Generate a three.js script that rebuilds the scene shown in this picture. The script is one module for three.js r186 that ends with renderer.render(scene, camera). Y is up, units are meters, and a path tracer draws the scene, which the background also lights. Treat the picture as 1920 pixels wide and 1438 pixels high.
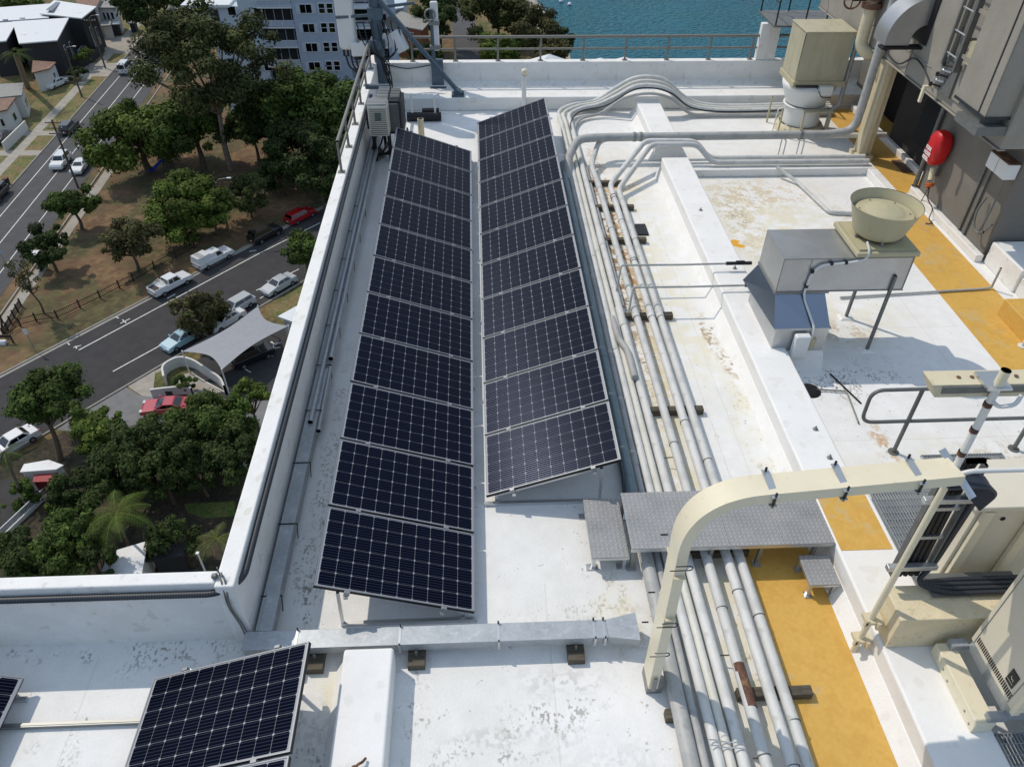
import * as THREE from 'three';
import { mergeGeometries, toCreasedNormals } from 'three/addons/utils/BufferGeometryUtils.js';
import { RoundedBoxGeometry } from 'three/addons/geometries/RoundedBoxGeometry.js';
import { FontLoader } from 'three/addons/loaders/FontLoader.js';
import { TextGeometry } from 'three/addons/geometries/TextGeometry.js';

// ---------------------------------------------------------------- camera, sky, sun, exposure
const scene = new THREE.Scene();
const W = 1920, H = 1438, FOC = 1433.6, CAMH = 7.09, PITCH = 0.709, YAW = 0.0501, ROLL = 0.0102;
const camera = new THREE.PerspectiveCamera(2 * Math.atan(H / 2 / FOC) * 180 / Math.PI, 1024 / 766, 0.1, 2500);
camera.position.set(0, CAMH, 0);
camera.rotation.order = 'YXZ';
camera.rotation.set(-PITCH, -YAW, ROLL);
camera.updateMatrixWorld(true);

const SUN = new THREE.Vector3(-0.62, 1, -0.49).normalize();
{ // clear summer sky with thin high cloud, one float map for the background and the light
  const w = 512, hh = 256, d = new Float32Array(w * hh * 4), hs = (x, y) => { const v = Math.sin(x * 127.1 + y * 311.7) * 43758.5453; return v - Math.floor(v); };
  const nz = (x, y, p) => { const xi = Math.floor(x), yi = Math.floor(y), fx = x - xi, fy = y - yi, ux = fx * fx * (3 - 2 * fx), uy = fy * fy * (3 - 2 * fy), q = (a, b) => hs(((a % p) + p) % p, b); return q(xi, yi) * (1 - ux) * (1 - uy) + q(xi + 1, yi) * ux * (1 - uy) + q(xi, yi + 1) * (1 - ux) * uy + q(xi + 1, yi + 1) * ux * uy; };
  for (let j = 0; j < hh; j++) for (let i = 0; i < w; i++) {
    const el = ((j + .5) / hh - .5) * Math.PI, az = ((i + .5) / w - .5) * 2 * Math.PI, e = Math.max(0, Math.sin(el));
    const t = Math.pow(e, .5), c = [.38 + (.25 - .38) * t, .48 + (.36 - .48) * t, .61 + (.54 - .61) * t];
    const dir = new THREE.Vector3(Math.cos(el) * Math.cos(az), Math.sin(el), Math.cos(el) * Math.sin(az)), g = Math.pow(Math.max(0, dir.dot(SUN)), 6) * .35;
    const u = i / w * 12, v = j / hh * 16, n = nz(u, v, 12) * .5 + nz(u * 2, v * 2, 24) * .3 + nz(u * 4, v * 4, 48) * .2, cl = Math.max(0, Math.min(1, (n - .46) * 3.2)) * Math.min(1, e * 5) * .4;
    const k = (j * w + i) * 4; for (let q = 0; q < 3; q++) d[k + q] = ((c[q] + g) * (1 - cl) + .95 * cl) * 1.6; d[k + 3] = 1;
    if (el < 0) { d[k] = .3; d[k + 1] = .32; d[k + 2] = .33; }
  }
  const skyMap = new THREE.DataTexture(d, w, hh, THREE.RGBAFormat, THREE.FloatType); skyMap.mapping = THREE.EquirectangularReflectionMapping; skyMap.magFilter = skyMap.minFilter = THREE.LinearFilter; skyMap.wrapS = THREE.RepeatWrapping; skyMap.needsUpdate = true;
  scene.background = skyMap; scene.environment = skyMap; scene.backgroundIntensity = 1; scene.environmentIntensity = 1;
}
const sun = new THREE.DirectionalLight(0xfff3e4, 3.8);
sun.position.copy(SUN).multiplyScalar(200);
sun.castShadow = true; sun.shadow.radius = 1; sun.shadow.mapSize.set(4096, 4096);
Object.assign(sun.shadow.camera, { left: -140, right: 60, top: 120, bottom: -120, near: 1, far: 600 });
scene.add(sun); scene.add(sun.target);

const renderer = new THREE.WebGLRenderer({ antialias: true });
renderer.setSize(1024, 766);
renderer.toneMapping = THREE.LinearToneMapping;
renderer.toneMappingExposure = 0.685;
renderer.shadowMap.enabled = true;

// ---------------------------------------------------------------- pixel -> place
const GY = -46;                                   // street level below the roof deck (y = 0)
const cR = new THREE.Vector3(), cU = new THREE.Vector3(), cB = new THREE.Vector3();
camera.matrixWorld.extractBasis(cR, cU, cB);
const V = (x, y, z) => new THREE.Vector3(x, y, z);
const ray = (px, py) => cB.clone().negate().addScaledVector(cR, (px - 960) / FOC).addScaledVector(cU, (719 - py) / FOC);
const at = (px, py, h = 0) => { const d = ray(px, py); return V(0, CAMH, 0).addScaledVector(d, (h - CAMH) / d.y); };
const onZ = (px, py, z) => { const d = ray(px, py); return V(0, CAMH, 0).addScaledVector(d, z / d.z); };
const onX = (px, py, x) => { const d = ray(px, py); return V(0, CAMH, 0).addScaledVector(d, x / d.x); };
const gnd = (px, py, h = 0) => at(px, py, GY + h);

// ---------------------------------------------------------------- random and noise
let seedState = 12345;
const seed = s => { seedState = s >>> 0; };
const rnd = () => { seedState = (seedState + 0x6D2B79F5) | 0; let t = Math.imul(seedState ^ (seedState >>> 15), 1 | seedState); t = (t + Math.imul(t ^ (t >>> 7), 61 | t)) ^ t; return ((t ^ (t >>> 14)) >>> 0) / 4294967296; };
const rr = (a, b) => a + (b - a) * rnd();
const HT = new Float32Array(65536); seed(77); for (let i = 0; i < 65536; i++) HT[i] = rnd();
function vn(x, y, p = 256) {
  const xi = Math.floor(x), yi = Math.floor(y), fx = x - xi, fy = y - yi;
  const ux = fx * fx * (3 - 2 * fx), uy = fy * fy * (3 - 2 * fy);
  const x0 = ((xi % p) + p) % p, x1 = (x0 + 1) % p, y0 = (((yi % p) + p) % p) << 8, y1 = ((((yi + 1) % p) + p) % p) << 8;
  const a = HT[y0 + x0], b = HT[y0 + x1], c = HT[y1 + x0], d = HT[y1 + x1];
  return a + (b - a) * ux + (c - a) * uy + (a - b - c + d) * ux * uy;
}
function fbm(x, y, o = 4, p = 256) { let s = 0, a = 0.5, n = 0; for (let i = 0; i < o; i++) { s += a * vn(x, y, p); n += a; x *= 2; y *= 2; p = Math.min(256, p * 2); a *= 0.5; } return s / n; }
const clamp = (x, a = 0, b = 1) => Math.max(a, Math.min(b, x));
const sm = (a, b, x) => { const t = clamp((x - a) / (b - a)); return t * t * (3 - 2 * t); };
const mix = (a, b, t) => a + (b - a) * t;
const mix3 = (a, b, t) => [mix(a[0], b[0], t), mix(a[1], b[1], t), mix(a[2], b[2], t)];

// ---------------------------------------------------------------- textures
function tex(w, h, fn, tile = 1, srgb = true) {
  const d = new Uint8Array(w * h * 4);
  for (let j = 0; j < h; j++) for (let i = 0; i < w; i++) {
    const c = fn(i / w, j / h), k = (j * w + i) * 4;
    d[k] = clamp(c[0], 0, 255); d[k + 1] = clamp(c[1], 0, 255); d[k + 2] = clamp(c[2], 0, 255); d[k + 3] = 255;
  }
  const t = new THREE.DataTexture(d, w, h, THREE.RGBAFormat);
  t.wrapS = t.wrapT = THREE.RepeatWrapping; t.magFilter = THREE.LinearFilter; t.minFilter = THREE.LinearMipmapLinearFilter; t.generateMipmaps = true;
  if (srgb) t.colorSpace = THREE.SRGBColorSpace;
  t.repeat.set(1 / tile, 1 / tile); t.needsUpdate = true;
  return t;
}
// tileable grain: base colour, contrast, tint patches
function grain(base, { amp = 10, tile = 2, spots = 0, spotCol = [90, 85, 78], patch = 0, patchCol = base, size = 256, streak = 0, fq = 8 } = {}) {
  return tex(size, size, (u, v) => {
    const n = fbm(u * fq, v * fq, 4, fq) - 0.5, f = vn(u * 64 + 7, v * 64, 64) - 0.5;
    let c = base.map(b => b + n * 2 * amp + f * amp * 0.6);
    if (patch) { const p = sm(0.5, 0.62, fbm(u * 4 + 31, v * 4 + 11, 4, 4)) * patch; c = mix3(c, patchCol, p); }
    if (streak) { const p = sm(0.55, 0.7, fbm(u * 16 + 3, v * 2 + 5, 3, 16)) * streak; c = mix3(c, spotCol, p); }
    if (spots) { const p = sm(0.70, 0.78, fbm(u * 16 + 57, v * 16 + 91, 3, 16)) * spots; c = mix3(c, spotCol, p); }
    return c;
  }, tile);
}
const std = (o) => new THREE.MeshStandardMaterial({ roughness: 0.8, metalness: 0, side: THREE.DoubleSide, ...o });
const phy = (o) => new THREE.MeshPhysicalMaterial({ roughness: 0.5, metalness: 0, side: THREE.DoubleSide, ...o });
const bumpTex = tex(256, 256, (u, v) => { const n = fbm(u * 32, v * 32, 4, 32) * 255; return [n, n, n]; }, 0.5, false);

// ---------------------------------------------------------------- geometry
function plain(g) { if (g.index) g = g.toNonIndexed(); for (const k of Object.keys(g.attributes)) if (!['position', 'normal', 'uv', 'color'].includes(k)) g.deleteAttribute(k); g.morphAttributes = {}; return g; }
function boxUV(g) {
  g = plain(g);
  const p = g.attributes.position, uv = new Float32Array(p.count * 2), a = V(), b = V(), c = V();
  for (let i = 0; i < p.count; i += 3) {
    a.fromBufferAttribute(p, i); b.fromBufferAttribute(p, i + 1); c.fromBufferAttribute(p, i + 2);
    const n = b.clone().sub(a).cross(c.clone().sub(a)), ax = Math.abs(n.x), ay = Math.abs(n.y), az = Math.abs(n.z);
    [a, b, c].forEach((q, k) => {
      let U, T; if (ay >= ax && ay >= az) { U = q.x; T = q.z; } else if (ax >= az) { U = q.z; T = q.y; } else { U = q.x; T = q.y; }
      uv[(i + k) * 2] = U; uv[(i + k) * 2 + 1] = T;
    });
  }
  g.setAttribute('uv', new THREE.BufferAttribute(uv, 2));
  if (!g.attributes.normal) g.computeVertexNormals();
  return g;
}
const B = (x0, x1, y0, y1, z0, z1) => boxUV(new THREE.BoxGeometry(Math.abs(x1 - x0), Math.abs(y1 - y0), Math.abs(z1 - z0)).translate((x0 + x1) / 2, (y0 + y1) / 2, (z0 + z1) / 2));
const RB = (x0, x1, y0, y1, z0, z1, r = 0.02, s = 2) => boxUV(new RoundedBoxGeometry(Math.abs(x1 - x0), Math.abs(y1 - y0), Math.abs(z1 - z0), s, Math.min(r, Math.abs(x1 - x0) / 2.01, Math.abs(y1 - y0) / 2.01, Math.abs(z1 - z0) / 2.01)).translate((x0 + x1) / 2, (y0 + y1) / 2, (z0 + z1) / 2));
const vec = p => Array.isArray(p) ? V(p[0], p[1], p[2]) : p;
// rounded polyline
function bend(pts, R = 0.1, n = 6) {
  pts = pts.map(vec); const out = [pts[0].clone()];
  for (let i = 1; i < pts.length - 1; i++) {
    const a = pts[i - 1], b = pts[i], c = pts[i + 1], d1 = a.clone().sub(b), d2 = c.clone().sub(b);
    const r = Math.min(R, d1.length() * 0.48, d2.length() * 0.48);
    const p = b.clone().addScaledVector(d1.normalize(), r), q = b.clone().addScaledVector(d2.normalize(), r);
    for (let k = 0; k <= n; k++) { const t = k / n; out.push(p.clone().multiplyScalar((1 - t) ** 2).addScaledVector(b, 2 * t * (1 - t)).addScaledVector(q, t * t)); }
  }
  out.push(pts[pts.length - 1].clone()); return out;
}
const spline = (pts, n = 40, tension = 0.5) => new THREE.CatmullRomCurve3(pts.map(vec), false, 'centripetal', tension).getPoints(n);
// profile swept along a polyline; prof = [[side, up], ...] closed
function sweepProf(pts, prof, smooth, up0) {
  pts = pts.map(vec); const n = pts.length, m = prof.length, pos = [], nor = [], uv = [];
  const T = pts.map((p, i) => pts[Math.min(n - 1, i + 1)].clone().sub(pts[Math.max(0, i - 1)]).normalize());
  let up = up0 ? up0.clone() : (Math.abs(T[0].y) > 0.9 ? V(1, 0, 0) : V(0, 1, 0));
  const rings = [], dirs = []; let len = 0; const L = [0];
  for (let i = 0; i < n; i++) {
    up = up.clone().addScaledVector(T[i], -up.dot(T[i])).normalize(); const sd = T[i].clone().cross(up).normalize();
    let k = 1; if (i > 0 && i < n - 1) { const c = T[i].dot(pts[i + 1].clone().sub(pts[i]).normalize()); k = 1 / Math.max(0.5, c); }
    rings.push(prof.map(([s, u]) => pts[i].clone().addScaledVector(sd, s * (n > 2 ? Math.min(k, 1.4) : 1)).addScaledVector(up, u)));
    dirs.push(prof.map(([s, u]) => sd.clone().multiplyScalar(s).addScaledVector(up, u).normalize()));
    if (i) { len += pts[i].distanceTo(pts[i - 1]); L.push(len); }
  }
  const per = [0]; for (let j = 0; j < m; j++) per.push(per[j] + Math.hypot(prof[(j + 1) % m][0] - prof[j][0], prof[(j + 1) % m][1] - prof[j][1]));
  for (let i = 0; i < n - 1; i++) for (let j = 0; j < m; j++) {
    const j2 = (j + 1) % m, q = [rings[i][j], rings[i + 1][j], rings[i + 1][j2], rings[i][j2]], qd = [dirs[i][j], dirs[i + 1][j], dirs[i + 1][j2], dirs[i][j2]], qu = [[per[j], L[i]], [per[j], L[i + 1]], [per[j + 1], L[i + 1]], [per[j + 1], L[i]]];
    const fn = q[1].clone().sub(q[0]).cross(q[2].clone().sub(q[0])).normalize(); if (fn.dot(qd[0].clone().add(qd[2])) < 0) fn.negate();
    for (const k of [0, 1, 2, 0, 2, 3]) { pos.push(q[k].x, q[k].y, q[k].z); const nn = smooth ? qd[k] : fn; nor.push(nn.x, nn.y, nn.z); uv.push(qu[k][0], qu[k][1]); }
  }
  for (const [i, s] of [[0, -1], [n - 1, 1]]) { const c = rings[i].reduce((a, b) => a.add(b), V()).divideScalar(m), nn = T[i].clone().multiplyScalar(s); for (let j = 0; j < m; j++) { const a = rings[i][j], b = rings[i][(j + 1) % m]; for (const q of [c, a, b]) { pos.push(q.x, q.y, q.z); nor.push(nn.x, nn.y, nn.z); uv.push(q.x, q.z); } } }
  const g = new THREE.BufferGeometry(); g.setAttribute('position', new THREE.Float32BufferAttribute(pos, 3)); g.setAttribute('normal', new THREE.Float32BufferAttribute(nor, 3)); g.setAttribute('uv', new THREE.Float32BufferAttribute(uv, 2));
  return g;
}
const circ = (r, n) => Array.from({ length: n }, (_, i) => [r * Math.cos(i / n * 6.28319), r * Math.sin(i / n * 6.28319)]);
const tube = (pts, r, n = 12) => sweepProf(pts, circ(r, n), true);
const bar = (pts, w, h, up) => sweepProf(pts, [[-w / 2, -h / 2], [w / 2, -h / 2], [w / 2, h / 2], [-w / 2, h / 2]], false, up);
const lathe = (prof, n = 24) => plain(new THREE.LatheGeometry(prof.map(p => new THREE.Vector2(p[0], p[1])), n));
const cyl = (x, y0, y1, z, r, n = 16, r2 = r) => plain(new THREE.CylinderGeometry(r2, r, y1 - y0, n).translate(x, (y0 + y1) / 2, z));
// eight corners: bottom four (ccw), top four
function hexa(b, t) {
  b = b.map(vec); t = t.map(vec); const f = [[b[0], b[1], t[1], t[0]], [b[1], b[2], t[2], t[1]], [b[2], b[3], t[3], t[2]], [b[3], b[0], t[0], t[3]], [t[0], t[1], t[2], t[3]], [b[3], b[2], b[1], b[0]]];
  return faces(f);
}
function faces(fs) {
  const pos = []; for (const q of fs) for (let k = 1; k < q.length - 1; k++) for (const p of [q[0], q[k], q[k + 1]]) { const v = vec(p); pos.push(v.x, v.y, v.z); }
  const g = new THREE.BufferGeometry(); g.setAttribute('position', new THREE.Float32BufferAttribute(pos, 3)); g.computeVertexNormals(); return boxUV(g);
}
// prism of a ground-plan polygon [[x,z],...]
function prism(poly, y0, y1) {
  const s = new THREE.Shape(poly.map(p => new THREE.Vector2(p[0], -p[1])));
  return boxUV(new THREE.ExtrudeGeometry(s, { depth: y1 - y0, bevelEnabled: false }).rotateX(-Math.PI / 2).translate(0, y0, 0));
}
const xz = (...l) => l.map(p => [p.x, p.z]);
const move = (g, x = 0, y = 0, z = 0, ry = 0) => { g = g.clone(); if (ry) g.rotateY(ry); return g.translate(x, y, z); };

// ---------------------------------------------------------------- objects
const taken = {};
const numbered = n => { const k = taken[n] = (taken[n] ?? -1) + 1; return k ? n + '_' + String(k).padStart(3, '0') : n; };
function obj(name, geos, mat, parent = scene) {
  const list = (Array.isArray(geos) ? geos : [geos]).map(plain);
  const hasCol = list.some(g => g.attributes.color);
  const g = list.length === 1 ? list[0] : mergeGeometries(hasCol ? list : list.map(q => { q.deleteAttribute('color'); return q; }));
  const m = new THREE.Mesh(g, mat); m.name = parent === scene ? numbered(name) : name; m.castShadow = m.receiveShadow = true; parent.add(m); return m;
}
const objs = (name, geos, mat, parent) => geos.map(g => obj(name, g, mat, parent));
const tag = (o, label, category, group) => { o.userData.label = label; o.userData.category = category; if (group) o.userData.group = group; return o; };
function thing(name, label, category, { pos = [0, 0, 0], ry = 0, group } = {}) {
  const o = new THREE.Group(); o.name = numbered(name); scene.add(o); o.position.set(pos[0], pos[1], pos[2]); o.rotation.y = ry; return tag(o, label, category, group);
}
function copy(o, pos, ry, label, group) { const c = o.clone(); c.name = numbered(o.name.replace(/_\d{3}$/, '')); c.userData = { ...o.userData }; c.position.set(pos[0], pos[1], pos[2]); if (ry !== undefined) c.rotation.y = ry; if (label) c.userData.label = label; if (group) c.userData.group = group; scene.add(c); return c; }
const struct = (name, geos, mat, kind = 'structure') => { const m = obj(name, geos, mat); m.userData.kind = kind; return m; };
// ---------------------------------------------------------------- materials
const M = {};
M.white = std({ map: grain([228, 228, 225], { amp: 7, tile: 1.7, spots: 0.25, spotCol: [176, 170, 158], patch: 0.25, patchCol: [219, 218, 206] }), roughness: 0.75, bumpMap: bumpTex, bumpScale: 0.003 });
M.beam = std({ map: grain([231, 231, 229], { amp: 5, tile: 2.3, spots: 0.15, spotCol: [190, 184, 172], patch: 0.15, patchCol: [222, 221, 211] }), roughness: 0.7, bumpMap: bumpTex, bumpScale: 0.002 });
M.galv = std({ map: tex(256, 256, (u, v) => { const n = vn(u * 40 + 3, v * 40, 40), f = fbm(u * 6, v * 6, 4, 6), s = sm(.74, .8, fbm(u * 14 + 9, v * 14 + 40, 3, 14)); const k = 150 + n * 12 + f * 24; return mix3([k, k + 6, k + 10], [205, 208, 210], s * .35); }, 0.9), roughness: 0.45, metalness: 0.5 });
M.sheet = std({ map: tex(256, 256, (u, v) => { const n = vn(u * 50, v * 50, 50), f = fbm(u * 5, v * 5, 4, 5), k = 172 + n * 5 + f * 18; return [k, k + 2, k + 3]; }, 1.1), roughness: 0.36, metalness: 0.75 });
M.hood = std({ color: 0x8a95a3, roughness: .24, metalness: .9 });
M.alu = std({ color: 0xc9cccd, roughness: 0.35, metalness: 0.8 });
M.aluDull = std({ color: 0x8c8e8c, roughness: 0.5, metalness: 0.6 });
M.steelGrey = std({ map: grain([110, 112, 110], { amp: 10, tile: .5 }), roughness: 0.55, metalness: 0.3 });
M.railGrey = std({ map: grain([128, 126, 120], { amp: 8, tile: .5, spots: .3, spotCol: [150, 130, 105] }), roughness: 0.6, metalness: 0.2 });
M.antSteel = std({ map: grain([88, 104, 116], { amp: 12, tile: .6 }), roughness: 0.5, metalness: 0.4 });
const pipeTex = (b, s, g) => grain(b, { amp: 9, tile: 0.9, patch: .6, patchCol: g, spots: .18, spotCol: s, fq: 6 });
M.pipeA = std({ map: pipeTex([206, 207, 204], [150, 148, 140], [188, 190, 187]), roughness: .6, bumpMap: bumpTex, bumpScale: .001 });
M.pipeB = std({ map: pipeTex([198, 199, 196], [140, 138, 132], [178, 181, 178]), roughness: .6 });
M.pipeC = std({ map: pipeTex([208, 208, 200], [165, 162, 148], [200, 200, 186]), roughness: .65 });
M.pipeGrey = std({ map: pipeTex([170, 171, 168], [125, 122, 116], [150, 153, 152]), roughness: .55 });
M.pipeBlue = std({ map: pipeTex([118, 134, 140], [96, 100, 98], [132, 146, 150]), roughness: .5, metalness: .25 });
M.rust = std({ map: grain([96, 68, 56], { amp: 20, tile: .3, patch: .6, patchCol: [150, 120, 84], spots: .6, spotCol: [70, 40, 32] }), roughness: .9 });
M.timber = std({ map: tex(256, 128, (u, v) => { const g = fbm(u * 3, v * 26, 4, 64), k = 62 + g * 46; return [k, k * .93, k * .8]; }, .5), roughness: .9 });
M.cream = std({ map: grain([222, 214, 188], { amp: 4, tile: 1.3, spots: .15, spotCol: [176, 160, 128] }), roughness: .45 });
M.creamDark = std({ map: grain([206, 196, 166], { amp: 6, tile: 1.1, spots: .25, spotCol: [170, 150, 116] }), roughness: .6 });
M.cabinet = std({ map: grain([214, 208, 190], { amp: 3, tile: 1.3, spots: .08, spotCol: [180, 172, 150] }), roughness: .42 });
M.plinth = std({ map: grain([216, 204, 172], { amp: 8, tile: .8, spots: .3, spotCol: [170, 156, 126] }), roughness: .85, bumpMap: bumpTex, bumpScale: .004 });
M.cowl = std({ map: grain([178, 171, 140], { amp: 5, tile: .9, spots: .2, spotCol: [150, 134, 98] }), roughness: .55 });
M.cowlTop = M.cowl;
M.fanHead = std({ map: grain([178, 173, 148], { amp: 5, tile: 1.2, streak: .3, spotCol: [156, 150, 124] }), roughness: .6 });
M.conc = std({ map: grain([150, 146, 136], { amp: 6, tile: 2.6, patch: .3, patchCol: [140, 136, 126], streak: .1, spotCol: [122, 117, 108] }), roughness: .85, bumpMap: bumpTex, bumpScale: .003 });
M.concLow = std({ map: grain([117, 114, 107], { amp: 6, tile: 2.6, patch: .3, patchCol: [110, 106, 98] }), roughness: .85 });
M.concDark = M.conc;
M.black = std({ color: 0x15161a, roughness: .55 });
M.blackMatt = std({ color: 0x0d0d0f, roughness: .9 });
M.conduit = std({ map: tex(64, 64, (u, v) => { const k = 44 + 22 * Math.sin(v * 6.283 * 8); return [k, k + 5, k + 12]; }, .2), roughness: .5 });
M.darkBlue = std({ color: 0x2b3340, roughness: .5 });
M.cable = std({ color: 0x23262b, roughness: .6 });
M.whiteMetal = std({ color: 0xd8d9d6, roughness: .45 });
M.plasticWhite = std({ color: 0xd9dbda, roughness: .4 });
M.greenRail = std({ color: 0x58635c, roughness: .5 });
M.red = phy({ map: grain([196, 24, 30], { amp: 8, tile: .5 }), roughness: .42, sheen: .3 });
M.print = std({ color: 0xf0efec, roughness: .6 });
M.glassDark = phy({ color: 0x0b0f14, roughness: .06, clearcoat: 1, clearcoatRoughness: .03 });
M.brick = std({ map: grain([126, 78, 58], { amp: 14, tile: .7, spots: .4, spotCol: [160, 140, 120] }), roughness: .9 });
M.tread = (() => {
  const dia = (u, v) => { // diamond tread, 6 x 6 lozenges a tile
    const a = u * 6, c = v * 6, q = (Math.floor(a) + Math.floor(c)) & 1, x = (a % 1) - .5, y = (c % 1) - .5, p = q ? (x + y) * .707 : (x - y) * .707, r = q ? (x - y) * .707 : (x + y) * .707;
    return Math.sqrt(Math.max(0, 1 - (p * p / .21 + r * r / .016)));
  };
  const b = tex(256, 256, (u, v) => { const k = dia(u, v) * 255; return [k, k, k]; }, .3, false);
  const c = tex(512, 512, (u, v) => { const q = dia(u * 4 % 1, v * 4 % 1), n = fbm(u * 5, v * 5, 4, 5), k = 142 + n * 30 + Math.min(1, q * 1.4) * 48; return [k, k, k - 1]; }, 1.2);
  return std({ map: c, roughness: .45, metalness: .3, bumpMap: b, bumpScale: .01 });
})();
// solar module: silicon cell with silver busbars
M.cell = (() => {
  const bar = v => Math.abs(((v * 5) % 1) - .5) < .14;
  const col = tex(128, 128, (u, v) => { const n = fbm(u * 4, v * 4, 3, 4) * 4; return bar(v) ? [56, 61, 76] : [2 + n * .4, 4 + n * .5, 18 + n]; });
  const met = tex(128, 128, (u, v) => bar(v) ? [0, 62, 252] : [0, 46, 0], 1, false);
  return phy({ map: col, roughness: 1, metalness: 1, roughnessMap: met, metalnessMap: met, specularIntensity: .06, anisotropy: .86, anisotropyRotation: Math.PI / 2, clearcoat: .05, clearcoatRoughness: .08 });
})();
M.backsheet = phy({ color: 0x94979c, roughness: .6, clearcoat: .2, clearcoatRoughness: .2 });
M.frame = std({ color: 0x94979a, roughness: .4, metalness: .5 });
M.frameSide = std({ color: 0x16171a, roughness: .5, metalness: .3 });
// streets
M.asphalt = std({ map: grain([76, 76, 77], { amp: 7, tile: 7, patch: .35, patchCol: [84, 83, 82], spots: .2, spotCol: [62, 62, 63] }), roughness: .95 });
M.asphaltB = std({ map: grain([56, 55, 56], { amp: 7, tile: 6, patch: .3, patchCol: [62, 61, 60], spots: .2, spotCol: [48, 47, 48] }), roughness: .95 });
M.path = std({ map: grain([158, 152, 142], { amp: 10, tile: 5, patch: .3, patchCol: [140, 134, 124] }), roughness: .95 });
M.drive = std({ map: grain([120, 120, 120], { amp: 8, tile: 5, patch: .3, patchCol: [108, 108, 107] }), roughness: .95 });
M.kerb = std({ map: grain([150, 146, 138], { amp: 10, tile: 3 }), roughness: .95 });
M.paint = std({ map: grain([222, 222, 216], { amp: 10, tile: 3, spots: .5, spotCol: [150, 150, 148] }), roughness: .8 });
const grassTex = (a, b, c, tile, k) => tex(512, 512, (u, v) => { const n = fbm(u * 7 + k, v * 7 + k, 5, 7 * 1), f = fbm(u * 60, v * 60, 3, 60), t = sm(.4, .6, n + (f - .5) * .35), s = sm(.55, .68, fbm(u * 12 + 40, v * 12, 4, 12)); let q = mix3(a, b, t); q = mix3(q, c, s * .6); const g = (f - .5) * 46; return [q[0] + g, q[1] + g, q[2] + g * .7]; }, tile);
M.land = std({ map: grassTex([92, 88, 50], [112, 94, 60], [74, 78, 44], 26, 3), roughness: 1 });
M.park = std({ map: grassTex([108, 86, 62], [84, 78, 50], [126, 100, 72], 34, 11), roughness: 1 });
M.verge = std({ map: grassTex([100, 102, 58], [118, 104, 70], [86, 92, 50], 11, 21), roughness: 1 });
M.lawn = std({ map: grassTex([84, 104, 44], [100, 106, 52], [70, 92, 40], 9, 31), roughness: 1 });
M.garden = std({ map: grassTex([62, 54, 42], [50, 48, 36], [78, 66, 50], 12, 41), roughness: 1 });
M.water = phy({ map: tex(512, 512, (u, v) => { const n = fbm(u * 5, v * 5, 5, 5), s = sm(.5, .66, fbm(u * 9 + 20, v * 9, 4, 9)); return mix3([24 + n * 12, 86 + n * 22, 102 + n * 20], [30, 98, 106], s * .5); }, 120), roughness: .3, specularIntensity: .55, bumpMap: tex(512, 512, (u, v) => { const a = fbm(u * 40 + 4 * vn(u * 6, v * 6, 6), v * 90, 4, 90) * 255; return [a, a, a]; }, 34, false), bumpScale: 1.1, ior: 1.33 });
M.roofWhite = std({ map: grain([214, 217, 218], { amp: 5, tile: 3, streak: .12, spotCol: [190, 192, 192] }), roughness: .5 });
M.roofGrey = std({ map: grain([136, 136, 132], { amp: 9, tile: 2, streak: .4, spotCol: [116, 114, 108] }), roughness: .7 });
M.roofRust = std({ map: grain([128, 98, 82], { amp: 12, tile: 2, streak: .6, spotCol: [104, 72, 58], patch: .5, patchCol: [136, 124, 112] }), roughness: .8 });
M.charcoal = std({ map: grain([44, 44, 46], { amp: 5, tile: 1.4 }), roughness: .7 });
M.wallWhite = std({ map: grain([205, 205, 200], { amp: 6, tile: 2.5, spots: .15, spotCol: [175, 172, 164] }), roughness: .8 });
M.aptWall = std({ map: grain([168, 180, 196], { amp: 5, tile: 4, patch: .2, patchCol: [160, 172, 190] }), roughness: .85 });
M.aptPale = std({ map: grain([186, 198, 208], { amp: 5, tile: 4 }), roughness: .85 });
M.trim = std({ color: 0xd6dade, roughness: .6 });
M.fence = std({ color: 0x3b2f26, roughness: .9 });
M.sail = std({ map: grain([150, 152, 156], { amp: 4, tile: 2.5, patch: .2, patchCol: [140, 142, 148] }), roughness: .9 });
M.bark = std({ map: grain([96, 84, 70], { amp: 16, tile: .8, streak: .6, spotCol: [66, 56, 46] }), roughness: .95 });
M.barkPale = std({ map: grain([134, 124, 110], { amp: 16, tile: 1, patch: .6, patchCol: [104, 94, 82] }), roughness: .95 });
M.pole = std({ map: grain([92, 82, 70], { amp: 12, tile: .6, streak: .5, spotCol: [66, 58, 50] }), roughness: .95 });
M.leaf = phy({ vertexColors: true, roughness: .8, specularIntensity: .35 });
M.tyre = std({ color: 0x131313, roughness: .9 });
M.rim = std({ color: 0x8f9193, roughness: .4, metalness: .7 });
M.tail = std({ color: 0x8c1210, roughness: .3 });
M.lampGlass = phy({ color: 0xcfd3d6, roughness: .15, clearcoat: 1 });
const paintCar = (hex) => phy({ color: hex, roughness: .38, clearcoat: 1, clearcoatRoughness: .06 });
M.carWhite = paintCar(0xd4d6d6); M.carRed = paintCar(0x9c0f16); M.carPink = paintCar(0xa8142c); M.carBlack = paintCar(0x111215); M.carSilver = paintCar(0xaeb2b4); M.carBlue = paintCar(0x8fb3c0); M.carNavy = paintCar(0x1a2029);
M.hivis = std({ color: 0xb9c72a, roughness: .8 });
M.trouser = std({ color: 0x1d222c, roughness: .9 });
M.skin = std({ color: 0xa87454, roughness: .7 });

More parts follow.
